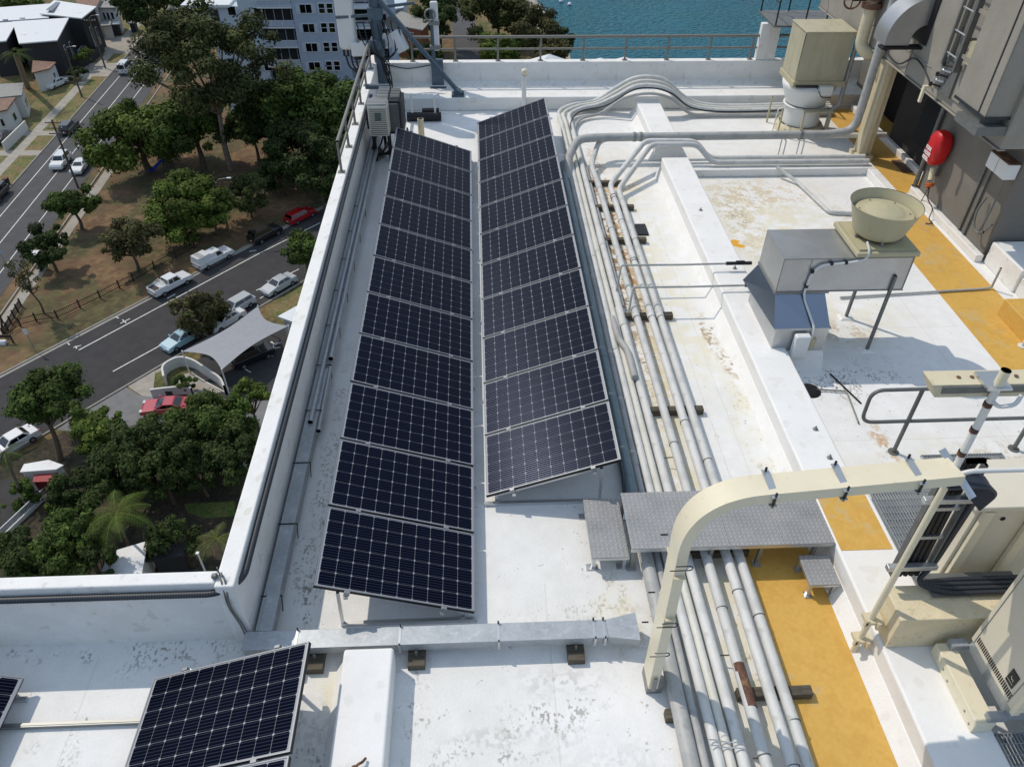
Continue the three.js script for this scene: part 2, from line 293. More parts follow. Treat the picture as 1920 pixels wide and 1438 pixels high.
// the deck's own paint with its stains, one map for the whole deck: x -7..11, z -19.5..-1.5
const DX0 = -7, DZ0 = -19.5, DS = 18;
M.deck = (() => {
  const blobs = []; // [x, z, rx, rz, kind, strength]  kinds: 0 black lichen, 1 brown dirt, 2 cream ageing, 3 rust, 4 grey scuff
  const add = (...a) => blobs.push(a);
  add(-4.6, -4.26, 1.5, .06, 0, .8); add(-3.2, -4.22, .8, .1, 0, .8); add(-3.4, -4.1, .4, .12, 0, .55); add(-4.0, -3.1, .4, .3, 0, .45); add(-4.0, -2.75, .5, .25, 0, .5);
  for (let z = -9; z < -4.2; z += .45) add(-2.0 + .1 * Math.sin(z * 5), z, .14, .32, 0, clamp((z + 10) / 4, .25, .85));
  add(-1.9, -4.7, .2, .4, 0, .8); add(-1.62, -3.3, .28, .36, 4, .5); add(-1.6, -2.95, .32, .4, 0, 1.25); add(-1.75, -3.5, .3, .2, 0, .7); add(-1.5, -3.7, .2, .3, 2, .9);
  add(-.72, -3.6, .13, .5, 0, .75); add(-.6, -3.0, .12, .5, 0, .5); add(.0, -3.1, .5, .12, 0, .8); add(.55, -3.4, .45, .16, 0, .95); add(.75, -3.75, .35, .14, 4, .8); add(.2, -3.25, .5, .1, 4, .7);
  add(1.3, -4.75, .22, .3, 0, .85); add(1.35, -4.6, .2, .35, 2, .9); add(.9, -4.5, .4, .2, 0, .35); add(1.1, -2.9, .5, .3, 4, .3); add(1.45, -4.3, .15, .25, 1, .5);
  add(5.3, -8.15, .55, .35, 0, .95); add(4.9, -8.0, .35, .25, 0, .9); add(5.8, -8.35, .5, .3, 0, .5); add(6.4, -8.0, .6, .3, 0, .25);
  add(3.55, -7.3, .16, .9, 2, 1.1); add(3.56, -7.2, .14, .9, 0, .6); add(3.5, -9.3, .09, .45, 1, 1.3); add(3.35, -9.0, .2, .5, 2, .8); add(3.62, -8.6, .06, .3, 1, 1);
  add(2.9, -12.5, .55, 3.0, 2, .9); add(3.1, -9.5, .5, 2, 2, .55); add(2.36, -11.5, .2, 3.6, 1, 1.15); add(2.52, -11.8, .13, 3.6, 3, 1.0); add(2.3, -12.5, .1, 3, 0, .9); add(2.55, -8.4, .14, 2.0, 2, 1.1); add(2.3, -6.3, .12, 2.4, 2, 1.1); add(2.52, -6.3, .12, 2.4, 2, 1.2); add(2.5, -3.6, .2, 1.4, 2, 1.2); add(2.6, -3.7, .12, .3, 0, .8);
  add(5.2, -13.7, .8, .7, 1, .55); add(5.9, -14.0, .9, .5, 3, .3); add(5.0, -12.4, .4, .9, 1, .5); add(5.8, -12.2, 1.2, 1.0, 2, 1.0); add(5.2, -13.2, 1.3, 1.6, 2, .8); add(4.95, -12.9, .25, .6, 0, .8); add(6.7, -13.4, .6, .5, 0, .35); add(7.3, -13.0, .4, .3, 1, .4);
  add(4.68, -12.0, .14, .12, 5, 1.5); add(5.1, -9.9, .5, .4, 2, .9); add(5.9, -9.6, .9, .6, 2, .7); add(5.6, -9.3, .5, .3, 1, .4);
  add(3.1, -14.3, .5, .3, 2, .9); add(2.9, -14.4, .25, .14, 3, .9); add(5.2, -6.8, .12, .4, 3, .8); add(6.1, -6.4, 1.2, .5, 2, .6); add(6.6, -6.6, .6, .25, 1, .3); add(6.4, -5.9, .8, .4, 4, .2);
  for (let x = -2; x < 1.5; x += .5) add(x, -18.3, .4, .08, 0, .35);
  const COL = [[84, 80, 72], [150, 124, 94], [221, 214, 186], [176, 124, 72], [150, 148, 142], [222, 158, 30]];
  const N = 2048, S = DS / N, d = new Uint8Array(N * N * 4);
  const grid = Array.from({ length: 36 * 36 }, () => []);            // coarse buckets of half a metre
  blobs.forEach((b, i) => { for (let gx = 0; gx < 36; gx++) for (let gz = 0; gz < 36; gz++) { const cx = DX0 + gx * .5 + .25, cz = DZ0 + gz * .5 + .25; if (Math.abs(cx - b[0]) < b[2] * 1.6 + .3 && Math.abs(cz - b[1]) < b[3] * 1.6 + .3) grid[gz * 36 + gx].push(b); } });
  for (let j = 0; j < N; j++) for (let i = 0; i < N; i++) {
    const x = DX0 + i * S, z = DZ0 + j * S;
    const big = fbm(x * .9 + 50, z * .9 + 50, 4) - .5, fine = vn(x * 60 + 300, z * 60 + 300) - .5, mid = vn(x * 9 + 100, z * 9 + 100) - .5;
    let c = [230 + big * 20 + mid * 7 + fine * 6, 230 + big * 20 + mid * 7 + fine * 6, 227 + big * 24 + mid * 7 + fine * 6].map(v => v - 4);
    const sc = vn(x * 14 + 500, z * 14 + 500) * vn(x * 55 + 90, z * 55 + 90); if (sc > .74) c = mix3(c, [150, 146, 138], sm(.74, .84, sc) * .7);
    for (const [lx, z0, z1] of [[3.06, -15, -6.2], [3.32, -13, -5.9], [.62, -4.9, -1.5], [6.9, -14.4, -5], [-3.9, -4.2, -1.5]]) if (z > z0 && z < z1) { const q = Math.abs(x - lx - (vn(z * 2 + 7, lx * 9) - .5) * .02); if (q < .008) c = mix3(c, [186, 180, 166], .5 * (1 - q / .008)); }
    for (const [lz, x0, x1] of [[-6.95, 4.4, 8], [-9.4, 4.6, 7.5], [-2.75, -.9, 1.6], [-11.0, 4.4, 8], [-16.4, 2.4, 8], [-3.2, -7, -4.6]]) if (x > x0 && x < x1) { const q = Math.abs(z - lz - (vn(x * 2 + 7, lz * 9) - .5) * .02); if (q < .008) c = mix3(c, [186, 180, 166], .5 * (1 - q / .008)); }
    const cell = grid[Math.min(35, Math.floor((z - DZ0) * 2)) * 36 + Math.min(35, Math.floor((x - DX0) * 2))];
    if (cell.length) {
      const wx = x + (vn(x * 7, z * 7) - .5) * .16, wz = z + (vn(x * 7 + 40, z * 7 + 40) - .5) * .16;
      const n1 = fbm(x * 24 + 60, z * 24 + 10, 3), n2 = fbm(x * 6 + 30, z * 6 + 70, 4), rg = 1 - Math.abs(2 * fbm(x * 13 + 80 + n2 * 3, z * 17 + 20, 4) - 1);
      for (const b of cell) {
        const q = ((wx - b[0]) / b[2]) ** 2 + ((wz - b[1]) / b[3]) ** 2; if (q > 2.4) continue;
        const f = Math.exp(-q * 1.1) * b[5]; let a;
        if (b[4] === 0) a = sm(.62, .70, vn(x * 48 + 60, z * 30 + 10) * .5 + vn(x * 100 + 6, z * 80 + 40) * .32 + rg * .18) * sm(.42, .58, n2 + f * .14 - .07) * clamp(f * 1.2) * .46;
        else if (b[4] === 2) a = clamp(f) * sm(.25, .7, n2) * .8;
        else if (b[4] === 4) a = clamp(f) * sm(.45, .62, n1) * .5;
        else if (b[4] === 5) a = sm(.4, .7, f * (0.6 + n2 * .6));
        else a = clamp(f) * sm(.46, .6, n1 * .5 + n2 * .5);
        c = mix3(c, COL[b[4]], clamp(a, 0, .92));
      }
    }
    const k = (j * N + i) * 4; d[k] = clamp(c[0], 0, 255); d[k + 1] = clamp(c[1], 0, 255); d[k + 2] = clamp(c[2], 0, 255); d[k + 3] = 255;
  }
  const t = new THREE.DataTexture(d, N, N, THREE.RGBAFormat); t.magFilter = THREE.LinearFilter; t.minFilter = THREE.LinearMipmapLinearFilter; t.generateMipmaps = true; t.wrapS = t.wrapT = THREE.MirroredRepeatWrapping; t.colorSpace = THREE.SRGBColorSpace; t.repeat.set(1 / DS, 1 / DS); t.offset.set(-DX0 / DS, -DZ0 / DS); t.needsUpdate = true;
  return std({ map: t, roughness: .72, bumpMap: bumpTex, bumpScale: .002 });
})();
M.yellow = std({ map: tex(512, 512, (u, v) => { const n = fbm(u * 6, v * 6, 5, 6) - .5, f = vn(u * 128, v * 128, 128) - .5, w = sm(.62, .66, fbm(u * 7 + 71, v * 7 + 13, 5, 7)) * sm(.48, .56, fbm(u * 50, v * 50 + 9, 3, 50)), s = sm(.57, .66, fbm(u * 30 + 5, v * 30, 3, 30)); let c = [206 + n * 12 + f * 8, 164 + n * 14 + f * 8, 80 + n * 16 + f * 6]; c = mix3(c, [186, 172, 146], w * .4); return mix3(c, [190, 144, 62], s * .25); }, 3.7), roughness: .7 });
// ---------------------------------------------------------------- deck, walls and beams
const deckPoly = [[-2.47, -19.95], [16, -19.95], [16, 2], [-12, 2], [-12, -4.42], [-2.47, -4.42]];
struct('roof_deck', prism(deckPoly, -.4, 0), M.deck);
struct('building_body', prism([[-2.5, -19.98], [15.9, -19.98], [15.9, 1.9], [-11.9, 1.9], [-11.9, -4.45], [-2.5, -4.45]], GY, -.41), M.wallWhite);
const WT = .97;
tag(obj('parapet_wall', [RB(-2.565, -2.375, -.6, WT, -19.62, -4.30, .02)], M.white), 'white painted parapet wall running beside the long rows of solar panels', 'parapet');
tag(obj('parapet_wall', [RB(-12, -2.567, -.6, WT, -4.49, -4.345, .02)], M.white), 'short white parapet wall with black corrugated conduit along its inner face', 'parapet');
{
  const t = thing('parapet_wall', 'white parapet wall with grey metal railing, facing the blue water', 'parapet');
  obj('wall', RB(-2.373, 16, 0, .845, -19.62, -19.40, .02), M.white, t);
  obj('ledge', RB(-2.373, 16, 0, .32, -19.398, -18.48, .03), M.white, t);
  obj('kerb_strip', hexa([[-2.37, .318, -19.4], [16, .318, -19.4], [16, .318, -19.12], [-2.37, .318, -19.12]], [[-2.37, .40, -19.4], [16, .40, -19.4], [16, .322, -19.14], [-2.37, .322, -19.14]]), M.white, t);
}
function deckBeam(label, x0, x1, z0, z1, h) {
  const t = thing('roof_beam', label, 'roof beam', { pos: [(x0 + x1) / 2, 0, (z0 + z1) / 2], group: 'white upstand beams on the deck' }), w = (x1 - x0) / 2, l = Math.abs(z1 - z0) / 2;
  obj('beam', RB(-w, w, 0, h, -l, l, .03, 3), M.beam, t);
  obj('skirting', [hexa([[-w - .11, .001, -l], [-w + .001, .001, -l], [-w + .001, .001, l], [-w - .11, .001, l]], [[-w - .012, h * .4, -l], [-w + .001, h * .4, -l], [-w + .001, h * .4, l], [-w - .012, h * .4, l]])], M.beam, t);
  return t;
}
const beamFar = deckBeam('white upstand beam crossed by the humped pipe bundle near the railing', 3.8, 4.36, -18.2, -15.55, .37);
const beamMid = deckBeam('long white upstand beam between the pipes and the sheet metal duct', 3.8, 4.36, -14.9, -5.9, .37);
const beamNear = deckBeam('white upstand beam beside the yellow walkway with a concrete plinth on it', 3.8, 4.46, -5.88, .5, .37);
deckBeam('short white beam end under the galvanised cable tray', -1.4, -.92, -4.0, -1.5, .33);
for (const b of [[beamFar, [[.1, 1.0]]], [beamMid, [[.12, 4.1], [.12, 3.6], [.1, -.2], [.0, -2.2], [.15, 1.5]]], [beamNear, [[0, .1]]]]) for (const [x, z] of b[1]) obj('anchor_bolt', [lathe([[.0, .372], [.035, .372], [.03, .385], [.012, .39], [.012, .42], [0, .42]], 8).translate(x, 0, z)], M.aluDull, b[0]);
tag(obj('anchor_eye', [tube(bend([[-1.17, .33, -2.86], [-1.15, .37, -2.88], [-1.10, .38, -2.90], [-1.08, .36, -2.94]], .02), .012, 8), cyl(-1.17, .328, .345, -2.86, .035, 10)], M.rust), 'small rusty anchor eye on the short white beam', 'anchor');
// yellow walkways
struct('yellow_walkway', prism([[2.92, -5.9], [3.67, -5.9], [3.67, .5], [2.92, .5]], .001, .0045), M.yellow);
struct('yellow_walkway', prism([[3.83, -5.86], [4.40, -5.86], [4.40, -4.93], [3.83, -4.93]], .371, .3745), M.yellow);
struct('yellow_walkway', prism([[8.5, -18.4], [11.5, -18.4], [11.5, -13.9], [8.62, -13.9], [8.62, -5], [7.62, -5], [7.62, -11.5], [8.38, -15.1], [8.5, -15.5]], .001, .0045), M.yellow);
// inner low kerb at the far bay
tag(obj('roof_kerb', [RB(4.4, 8.33, 0, .16, -15.0, -14.72, .02)], M.white), 'low white kerb under the two bent pipes beyond the long beam', 'kerb');
tag(obj('roof_kerb', [RB(8.14, 8.34, 0, .16, -14.71, -13.6, .02)], M.white), 'low white kerb beside the yellow path below the pier', 'kerb');

// ---------------------------------------------------------------- solar panels
const PL = 1.65, PW = .992, CP = .1585;
const cellGeo = (() => { const s = .0774, c = .011, o = [[-s + c, -s], [s - c, -s], [s, -s + c], [s, s - c], [s - c, s], [-s + c, s], [-s, s - c], [-s, -s + c]], pos = [], nor = [], uv = []; for (let k = 1; k < 7; k++) for (const q of [o[0], o[k + 1], o[k]]) { pos.push(q[0], 0, q[1]); nor.push(0, 1, 0); uv.push(q[0] / s / 2 + .5, q[1] / s / 2 + .5); } const g = new THREE.BufferGeometry(); g.setAttribute('position', new THREE.Float32BufferAttribute(pos, 3)); g.setAttribute('normal', new THREE.Float32BufferAttribute(nor, 3)); g.setAttribute('uv', new THREE.Float32BufferAttribute(uv, 2)); return g; })();
const fw = .011, frameTop = mergeGeometries([B(-PL / 2, PL / 2, -.004, .003, -PW / 2, -PW / 2 + fw), B(-PL / 2, PL / 2, -.004, .003, PW / 2 - fw, PW / 2), B(-PL / 2, -PL / 2 + fw, -.004, .0028, -PW / 2 + fw, PW / 2 - fw), B(PL / 2 - fw, PL / 2, -.004, .0028, -PW / 2 + fw, PW / 2 - fw)]);
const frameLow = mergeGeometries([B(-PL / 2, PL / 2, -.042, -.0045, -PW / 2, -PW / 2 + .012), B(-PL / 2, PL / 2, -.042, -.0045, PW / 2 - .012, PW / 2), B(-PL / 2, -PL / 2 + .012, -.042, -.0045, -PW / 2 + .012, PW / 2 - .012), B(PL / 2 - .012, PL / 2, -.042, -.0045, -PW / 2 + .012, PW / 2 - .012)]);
const backGeo = B(-PL / 2 + fw, PL / 2 - fw, -.008, -.003, -PW / 2 + fw, PW / 2 - fw);
let panel0 = null, panelNo = 0;
function panel(cx, cy, cz, rz, label, group) {
  let o;
  if (!panel0) {
    o = panel0 = thing('solar_panel', label, 'solar panel', { pos: [cx, cy, cz], group });
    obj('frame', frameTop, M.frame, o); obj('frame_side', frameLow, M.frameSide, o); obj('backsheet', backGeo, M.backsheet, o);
    for (let i = 0; i < 10; i++) for (let j = 0; j < 6; j++) { const c = obj('cell', cellGeo, M.cell, o); c.position.set((i - 4.5) * CP, -.0015, (j - 2.5) * CP); }
    obj('junction_box', B(-.06, .06, -.03, -.009, -.05, .05), M.black, o);
  } else o = copy(panel0, [cx, cy, cz], 0, label, group);
  o.rotation.z = rz + (HT[(++panelNo * 37) & 1023] - .5) * .007; o.rotation.x = (HT[(panelNo * 53) & 1023] - .5) * .006; return o;
}
function panelRow(xLow, side, z0, n, tilt, hLow, label, group, rackLabel, dz = 1.0245, ends = 0) {
  // side -1: rises towards -x, +1: rises towards +x
  const c = Math.cos(tilt), s = Math.sin(tilt), P = (d, off) => [xLow + side * (d * c) - side * off * s, hLow + d * s + off * c];
  for (let i = 0; i < n; i++) { const [x, y] = P(PL / 2, 0); panel(x, y, -(z0 + (i + .5) * dz), side * tilt, label, group); }
  const t = thing('mounting_rack', rackLabel, 'mounting rack', { pos: [xLow, 0, -(z0 + n * dz / 2)] });
  const L = n * dz / 2 + .03, rel = ([x, y]) => [x - xLow, y];
  for (const d of [.33, 1.32]) {
    const [x, y] = rel(P(d, -.068)); obj('rail', B(x - .02, x + .02, y - .022, y + .022, -L, L), M.alu, t);
    for (let i = 0; i <= n; i++) { const [cx, cy] = rel(P(d, .004)); const g = RB(-.028, .028, -.05, .006, -.016, .016, .003, 1); g.rotateZ(side * tilt); obj('clamp', g.translate(cx, cy, -L + .03 + i * dz + (i === 0 ? -.004 : i === n ? .004 : 0)), M.frame, t); }
  }
  const nf = Math.max(2, Math.round(n / 2) + 1);
  for (let i = 0; i < nf; i++) {
    const z = -L + .12 + (2 * L - .24) * i / (nf - 1), a = rel(P(.12, -.112)), b = rel(P(1.5, -.112)), f = rel(P(1.42, -.1));
    obj('sloped_bar', bar([V(a[0], Math.max(a[1], .03), z), V(b[0], b[1], z)], .03, .04, V(0, 1, 0)), M.alu, t);
    obj('base_bar', B(Math.min(0, f[0]) - .02, Math.max(0, f[0]) + .02, .002, .045, z + .032, z + .072), M.alu, t);
    obj('rear_leg', bar([V(f[0], .046, z + .05), V(b[0] - side * .1, b[1] - .01, z + .05)], .03, .03, V(0, 0, 1)), M.alu, t);
    obj('front_foot', B(-.02 - side * 0, .02, .002, Math.max(.06, hLow - .05), z - .02, z + .02).translate(side * .13, 0, 0), M.alu, t);
  }
  return t;
}
panelRow(-.134, -1, 4.427, 11, .338, .2, 'dark solar panel in the long row beside the parapet wall', 'panels of the row along the parapet wall', 'aluminium rack under the panel row along the parapet wall');
panelRow(.003, 1, 5.985, 11, .347, .2, 'dark solar panel in the long row beside the pipe bundle', 'panels of the row along the pipe bundle', 'aluminium rack under the panel row along the pipe bundle');
panelRow(-3.19, 1, 1.80, 2, .347, .2, 'solar panel tilted up beside the short white beam end', 'pair of panels by the short white beam end', 'aluminium rack under the pair of panels by the short beam');
panelRow(-4.43, -1, 1.86, 2, .347, .2, 'solar panel joined by a bare rail to the pair by the short beam', 'panels at the end of the bare rail', 'aluminium rack under the panels at the end of the bare rail');
tag(obj('joining_rail', [B(-4.62, -2.9, .015, .055, -3.52, -3.48), B(-4.62, -2.9, .0552, .060, -3.508, -3.50), B(-4.62, -2.9, .0552, .060, -3.5, -3.492)], M.aluDull), 'bare aluminium rail lying between two tilted panels', 'rail');

// ---------------------------------------------------------------- cable trays
{
  const t = thing('cable_tray', 'galvanised cable tray crossing the deck below the two panel rows', 'cable tray');
  const p0 = V(-2.4, 0, -4.17), p1 = V(1.52, 0, -4.165);
  obj('tray', B(-2.40, 1.18, .13, .235, -4.265, -4.075), M.galv, t);
  obj('lid', RB(-2.42, 1.19, .236, .246, -4.272, -4.068, .004, 1), M.galv, t);
  obj('end_piece', hexa([[1.19, .13, -4.265], [1.50, .13, -4.33], [1.50, .13, -4.02], [1.19, .13, -4.075]], [[1.19, .25, -4.268], [1.50, .26, -4.33], [1.50, .26, -4.02], [1.19, .25, -4.072]]), M.galv, t);
  for (const x of [-1.9, -.88, .1, 1.06, 1.16]) { obj('strap', [B(x - .012, x + .012, .2465, .2505, -4.28, -4.06), B(x - .012, x + .012, .12, .25, -4.058, -4.054)], M.alu, t); obj('strap_bolt', [B(x - .008, x + .008, .2506, .285, -4.276, -4.262), B(x - .008, x + .008, .2506, .27, -4.072, -4.06)], M.cable, t); }
  for (const x of [-1.72, -.72, .87]) { obj('support_block', B(x - .085, x + .085, .001, .085, -4.2, -3.93), M.timber, t); obj('bracket', [B(x - .03, x + .03, .0855, .129, -4.13, -4.1), B(x - .012, x + .012, .086, .16, -4.05, -4.035)], M.aluDull, t); }
}
{
  const t = thing('cable_tray', 'blue grey galvanised cable tray lying along the parapet wall', 'cable tray');
  obj('tray', [B(-2.33, -2.19, .02, .20, -8.4, -4.32), B(-2.345, -2.215, .02, .18, -17.2, -8.41)], M.galv, t);
  obj('lid', [RB(-2.335, -2.175, .201, .212, -8.42, -4.30, .004, 1), RB(-2.35, -2.21, .181, .192, -17.2, -8.43, .004, 1)], M.galv, t);
  obj('spout_lid', RB(-2.30, -2.16, .213, .236, -4.75, -4.28, .01, 1), M.galv, t);
  for (let i = 0; i < 10; i++) { const z = -4.7 - i * .95; obj('wall_bracket', [B(-2.36, -2.14, .2125, .219, z - .007, z + .007), bar([V(-2.145, .215, z), V(-2.16, .01, z + .05)], .009, .009)], M.black, t); }
}
tag(obj('conduit_pair', [tube([[-2.15, .245, -17.0], [-2.16, .245, -8.6]], .035, 10), tube([[-2.235, .235, -17.0], [-2.25, .235, -7.3]], .035, 10), tube([[-2.16, .18, -8.59], [-2.14, .17, -7.2]], .03, 10)], M.galv), 'pair of galvanised conduits lying on the tray along the parapet wall', 'conduit');
tag(obj('corrugated_conduit', [tube(bend([[-12, .87, -4.31], [-2.55, .855, -4.305], [-2.338, .87, -4.45], [-2.338, .88, -5.2], [-2.338, .86, -9], [-2.338, .88, -13], [-2.34, .86, -17.2]], .16, 8), .033, 10)], M.conduit), 'black corrugated conduit fixed along the inner faces of the parapet walls', 'conduit');
tag(obj('cable_bundle', [tube(spline([[-2.52, 1.0, -4.44], [-2.46, .985, -4.34], [-2.47, .7, -4.285], [-2.42, .35, -4.28], [-2.38, .12, -4.25], [-2.25, .03, -4.12]], 30), .008, 6), tube(spline([[-2.54, .99, -4.42], [-2.49, .975, -4.33], [-2.49, .7, -4.285], [-2.44, .3, -4.28], [-2.42, .08, -4.24]], 30), .007, 6), RB(-2.60, -2.545, .972, 1.02, -4.43, -4.38, .015), B(-2.535, -2.525, .972, 1.1, -4.43, -4.42)], M.steelGrey), 'loose bunch of cables dropping over the parapet corner', 'cables');
tag(obj('cover_strip', [bar([V(-2.50, .8, -4.335), V(-2.50, .08, -4.335)], .10, .012, V(0, 0, 1))], M.galv), 'flat galvanised cover strip on the parapet corner', 'cover strip');

// ---------------------------------------------------------------- pipes along the deck
const pipe = (label, pts, r, mat, opt = {}) => {
  const t = thing(opt.name || 'pipe', label, 'pipe', { group: opt.group });
  obj('run', tube(opt.curve ? pts : bend(pts, opt.R || .22, 7), r, 14), mat, t);
  for (const [x, z] of opt.bands || []) obj('joint_ring', band(x, pts[0][1] ?? .12, z, r * 1.02), M.steelGrey, t);
  for (const [a, b, rr2] of opt.sleeves || []) obj('sleeve', tube([a, b], rr2 || r * 1.12, 14), opt.smat || mat, t);
  return t;
};
const band = (x, y, z, r) => { const g = new THREE.TorusGeometry(r, .006, 6, 20); return plain(g.translate(x, y, z)); };
const ZN = 1.0;
const y1 = .16; // pipes rest on the timber sleepers
// close pipes, from the far corner to the front
pipe('blue grey lagged pipe tucked under the raised edge of the panel row', [[1.80, .12, -15.2], [1.765, .12, -14.4], [1.765, .12, -5.6]], .075, M.pipeBlue, { sleeves: [[V(1.765, .12, -7.1), V(1.765, .12, -7.13), .08], [V(1.765, .12, -8.6), V(1.765, .12, -8.63), .08]] });
pipe('thick pale grey pipe coming out from under the tread plate bridge', [[1.765, .12, -5.598], [1.785, .12, ZN]], .078, M.pipeGrey, {});
tag(obj('thin_conduit', [tube(bend([[1.70, .25, -14], [1.665, .23, -12], [1.665, .24, -6.2], [1.66, .1, -6.0]], .1), .02, 8)], M.darkBlue), 'thin dark conduit on top of the blue grey lagged pipe', 'conduit');
pipe('slim grey pipe beside the blue grey lagged pipe', [[1.89, .10, -15.0], [1.885, .10, -6], [1.91, .10, ZN]], .044, M.pipeGrey, { sleeves: [[V(1.885, .1, -6.9), V(1.886, .1, -6.5), .048]] });
const bundle = [[1.965, .052, M.pipeA], [2.066, .045, M.pipeC], [2.185, .056, M.pipeA]];
const crest = (x0, dy, dz) => [[x0, .12, -17.2], [x0 + .02, .13, -17.9 + dz], [x0 + .4, .16, -18.25 + dz], [2.9, .2 + dy * .3, -18.3 + dz], [3.35, .42 + dy, -18.27 + dz], [3.75, .66 + dy, -18.22 + dz], [4.1, .70 + dy, -18.2 + dz], [4.5, .62 + dy, -18.18 + dz], [5.0, .30 + dy * .6, -18.12 + dz], [5.5, .16 + dy * .3, -18.1 + dz], [8.6, .16 + dy * .3, -18.1 + dz]];
const bl = ['white pipe next to the slim grey pipe, humped over the far beam', 'cream pipe between two white pipes in the tight bundle', 'thicker white pipe on the outside of the tight bundle'];
bundle.forEach(([x, r, m], i) => pipe(bl[i], [...spline([[x + .09, .115, ZN], [x + .06, .115, -3.1], [x + .025, .115, -6], [x, .115, -12], [x, .115, -15], ...crest(x, [.12, .06, 0][i], [-.16, -.06, .06][i])], 150)], r, m, { curve: true, sleeves: [[V(x, .115, -8.8 - i * .3), V(x, .115, -9.3 - i * .3)], [V(x, .115, -11.4 - i * .2), V(x, .115, -11.9 - i * .2)]] }));
pipe('slim grey pipe looping inside the humped bundle', [...spline([[2.27, .06, -10], [2.27, .06, -15], [2.24, .07, -17.1], [2.5, .08, -17.75], [2.95, .12, -17.95], [3.5, .46, -17.98], [4.1, .56, -18], [4.6, .46, -17.95], [5.1, .12, -17.9], [5.6, .08, -17.9], [8.6, .08, -17.9]], 120)], .034, M.pipeGrey, { curve: true });
pipe('thin black cable pipe in the humped bundle', [...spline([[2.2, .12, -16.4], [2.16, .16, -17.2], [2.45, .18, -17.9], [3.1, .25, -18.1], [3.7, .6, -18.1], [4.1, .66, -18.1], [4.6, .55, -18.05], [5.2, .2, -18.0], [8.6, .16, -17.98]], 100)], .018, M.conduit, { curve: true, name: 'cable' });
pipe('thin white conduit beside the tight pipe bundle', [[2.275, .045, -14.8], [2.275, .045, -6.0], [2.30, .045, ZN]], .016, M.whiteMetal, { name: 'thin_conduit' });
// three pipes on sleepers
pipe('white pipe on timber sleepers nearest the tight bundle, bent towards the tower', [[2.44, y1, ZN], [2.40, y1, -14.2], [2.36, y1, -15.0], [2.62, .42, -15.75], [8.9, .42, -15.8]], .056, M.pipeB, { R: .25, bands: [[2.41, -9.9], [2.41, -9.55], [2.42, -6.8], [2.43, -4.4], [2.43, -2.9], [2.4, -12.3]], sleeves: [[V(2.405, y1, -9.9), V(2.405, y1, -9.55)], [V(2.40, y1, -14.2), V(2.40, y1, -13.9)]] });
pipe('white pipe in the middle of the three on timber sleepers', [[2.66, y1, ZN], [2.635, y1, -13.6], [2.63, y1, -14.1], [3.50, .56, -15.28], [4.56, .56, -15.24], [4.86, .24, -15.12], [8.2, .24, -15.10]], .056, M.pipeA, { R: .16, bands: [[2.64, -9.9], [2.64, -9.55], [2.645, -7.2], [2.65, -4.6], [2.66, -2.8], [2.637, -12.6]], sleeves: [[V(2.64, y1, -9.9), V(2.64, y1, -9.55)]] });
pipe('white pipe on the outer side of the three on timber sleepers', [[2.80, y1, ZN], [2.775, y1, -13.4], [2.77, y1, -13.9], [3.60, .56, -15.10], [4.56, .56, -15.08], [4.88, .24, -14.90], [8.2, .24, -14.88]], .054, M.pipeB, { R: .16, bands: [[2.78, -9.9], [2.78, -9.55], [2.785, -6.5], [2.79, -4.3], [2.8, -3.2], [2.777, -11.9]], sleeves: [[V(2.78, y1, -9.9), V(2.78, y1, -9.55)]] });
tag(obj('pipe_rust_sleeve', tube([[2.431, y1, -3.78], [2.436, y1, -3.34]], .0595, 14), M.rust), 'peeling rust brown sleeve on a white pipe', 'pipe sleeve');
pipe('thick grey pipe rising from under the panels and crossing to the tower', [[1.86, .06, -14.5], [1.84, .26, -15.0], [2.12, .5, -15.55], [2.5, .52, -15.58], [7.6, .52, -15.62], [8.08, .62, -15.62], [8.08, 6.5, -15.62]], .088, M.pipeGrey, { R: .3, sleeves: [[V(3.3, .52, -15.59), V(3.36, .52, -15.59), .1], [V(3.44, .52, -15.59), V(3.5, .52, -15.59), .1], [V(6.9, .52, -15.615), V(6.96, .52, -15.615), .1]], smat: M.aluDull });
tag(obj('pipe_stand', [tube(bend([[6.6, .0, -15.5], [6.6, .43, -15.5], [6.6, .43, -15.75], [6.6, 0, -15.75]], .04), .015, 8)], M.whiteMetal), 'small white bent stand under the thick grey pipe', 'pipe stand', 'small stands under the grey pipe');
tag(obj('pipe_stand', [tube(bend([[7.0, .0, -15.5], [7.0, .43, -15.5], [7.0, .43, -15.75], [7.0, 0, -15.75]], .04), .015, 8)], M.whiteMetal), 'small white bent stand under the thick grey pipe', 'pipe stand', 'small stands under the grey pipe');
// small bore lines crossing the beam to the duct
for (const [i, [lab, z, h, xs]] of [['upper thin grey line crossing the beam with black lagged end', -10.55, .5, 2.22], ['lower thin grey line crossing the beam with black lagged end', -9.95, .47, 2.32]].entries()) {
  const t = thing('water_line', lab, 'pipe'); obj('run', tube(bend([[xs - .02, .16, z + .25], [xs + .06, h, z], [3.2, h - .01, z], [4.25, h, z]], .05), .017, 8), M.pipeGrey, t);
  obj('lagging', tube([[4.0 + i * .15, h, z], [4.42, h, z]], .03, 8), M.black, t); obj('valve_handle', B(4.16, 4.3, h + .03, h + .045, z - .012, z + .012), M.black, t);
}
pipe('grey offset pipe joining the tight bundle', [[2.13, .19, -8.1], [2.12, .2, -8.7], [2.03, .2, -9.0], [2.03, .14, -9.6]], .05, M.pipeGrey, { R: .1 });
pipe('thin grey pipe lying across the deck to the plant steps', [[5.9, .03, -10.2], [8.4, .03, -10.38], [8.55, .04, -10.4], [8.55, .42, -10.4]], .018, M.pipeGrey, { R: .03, name: 'water_line' });
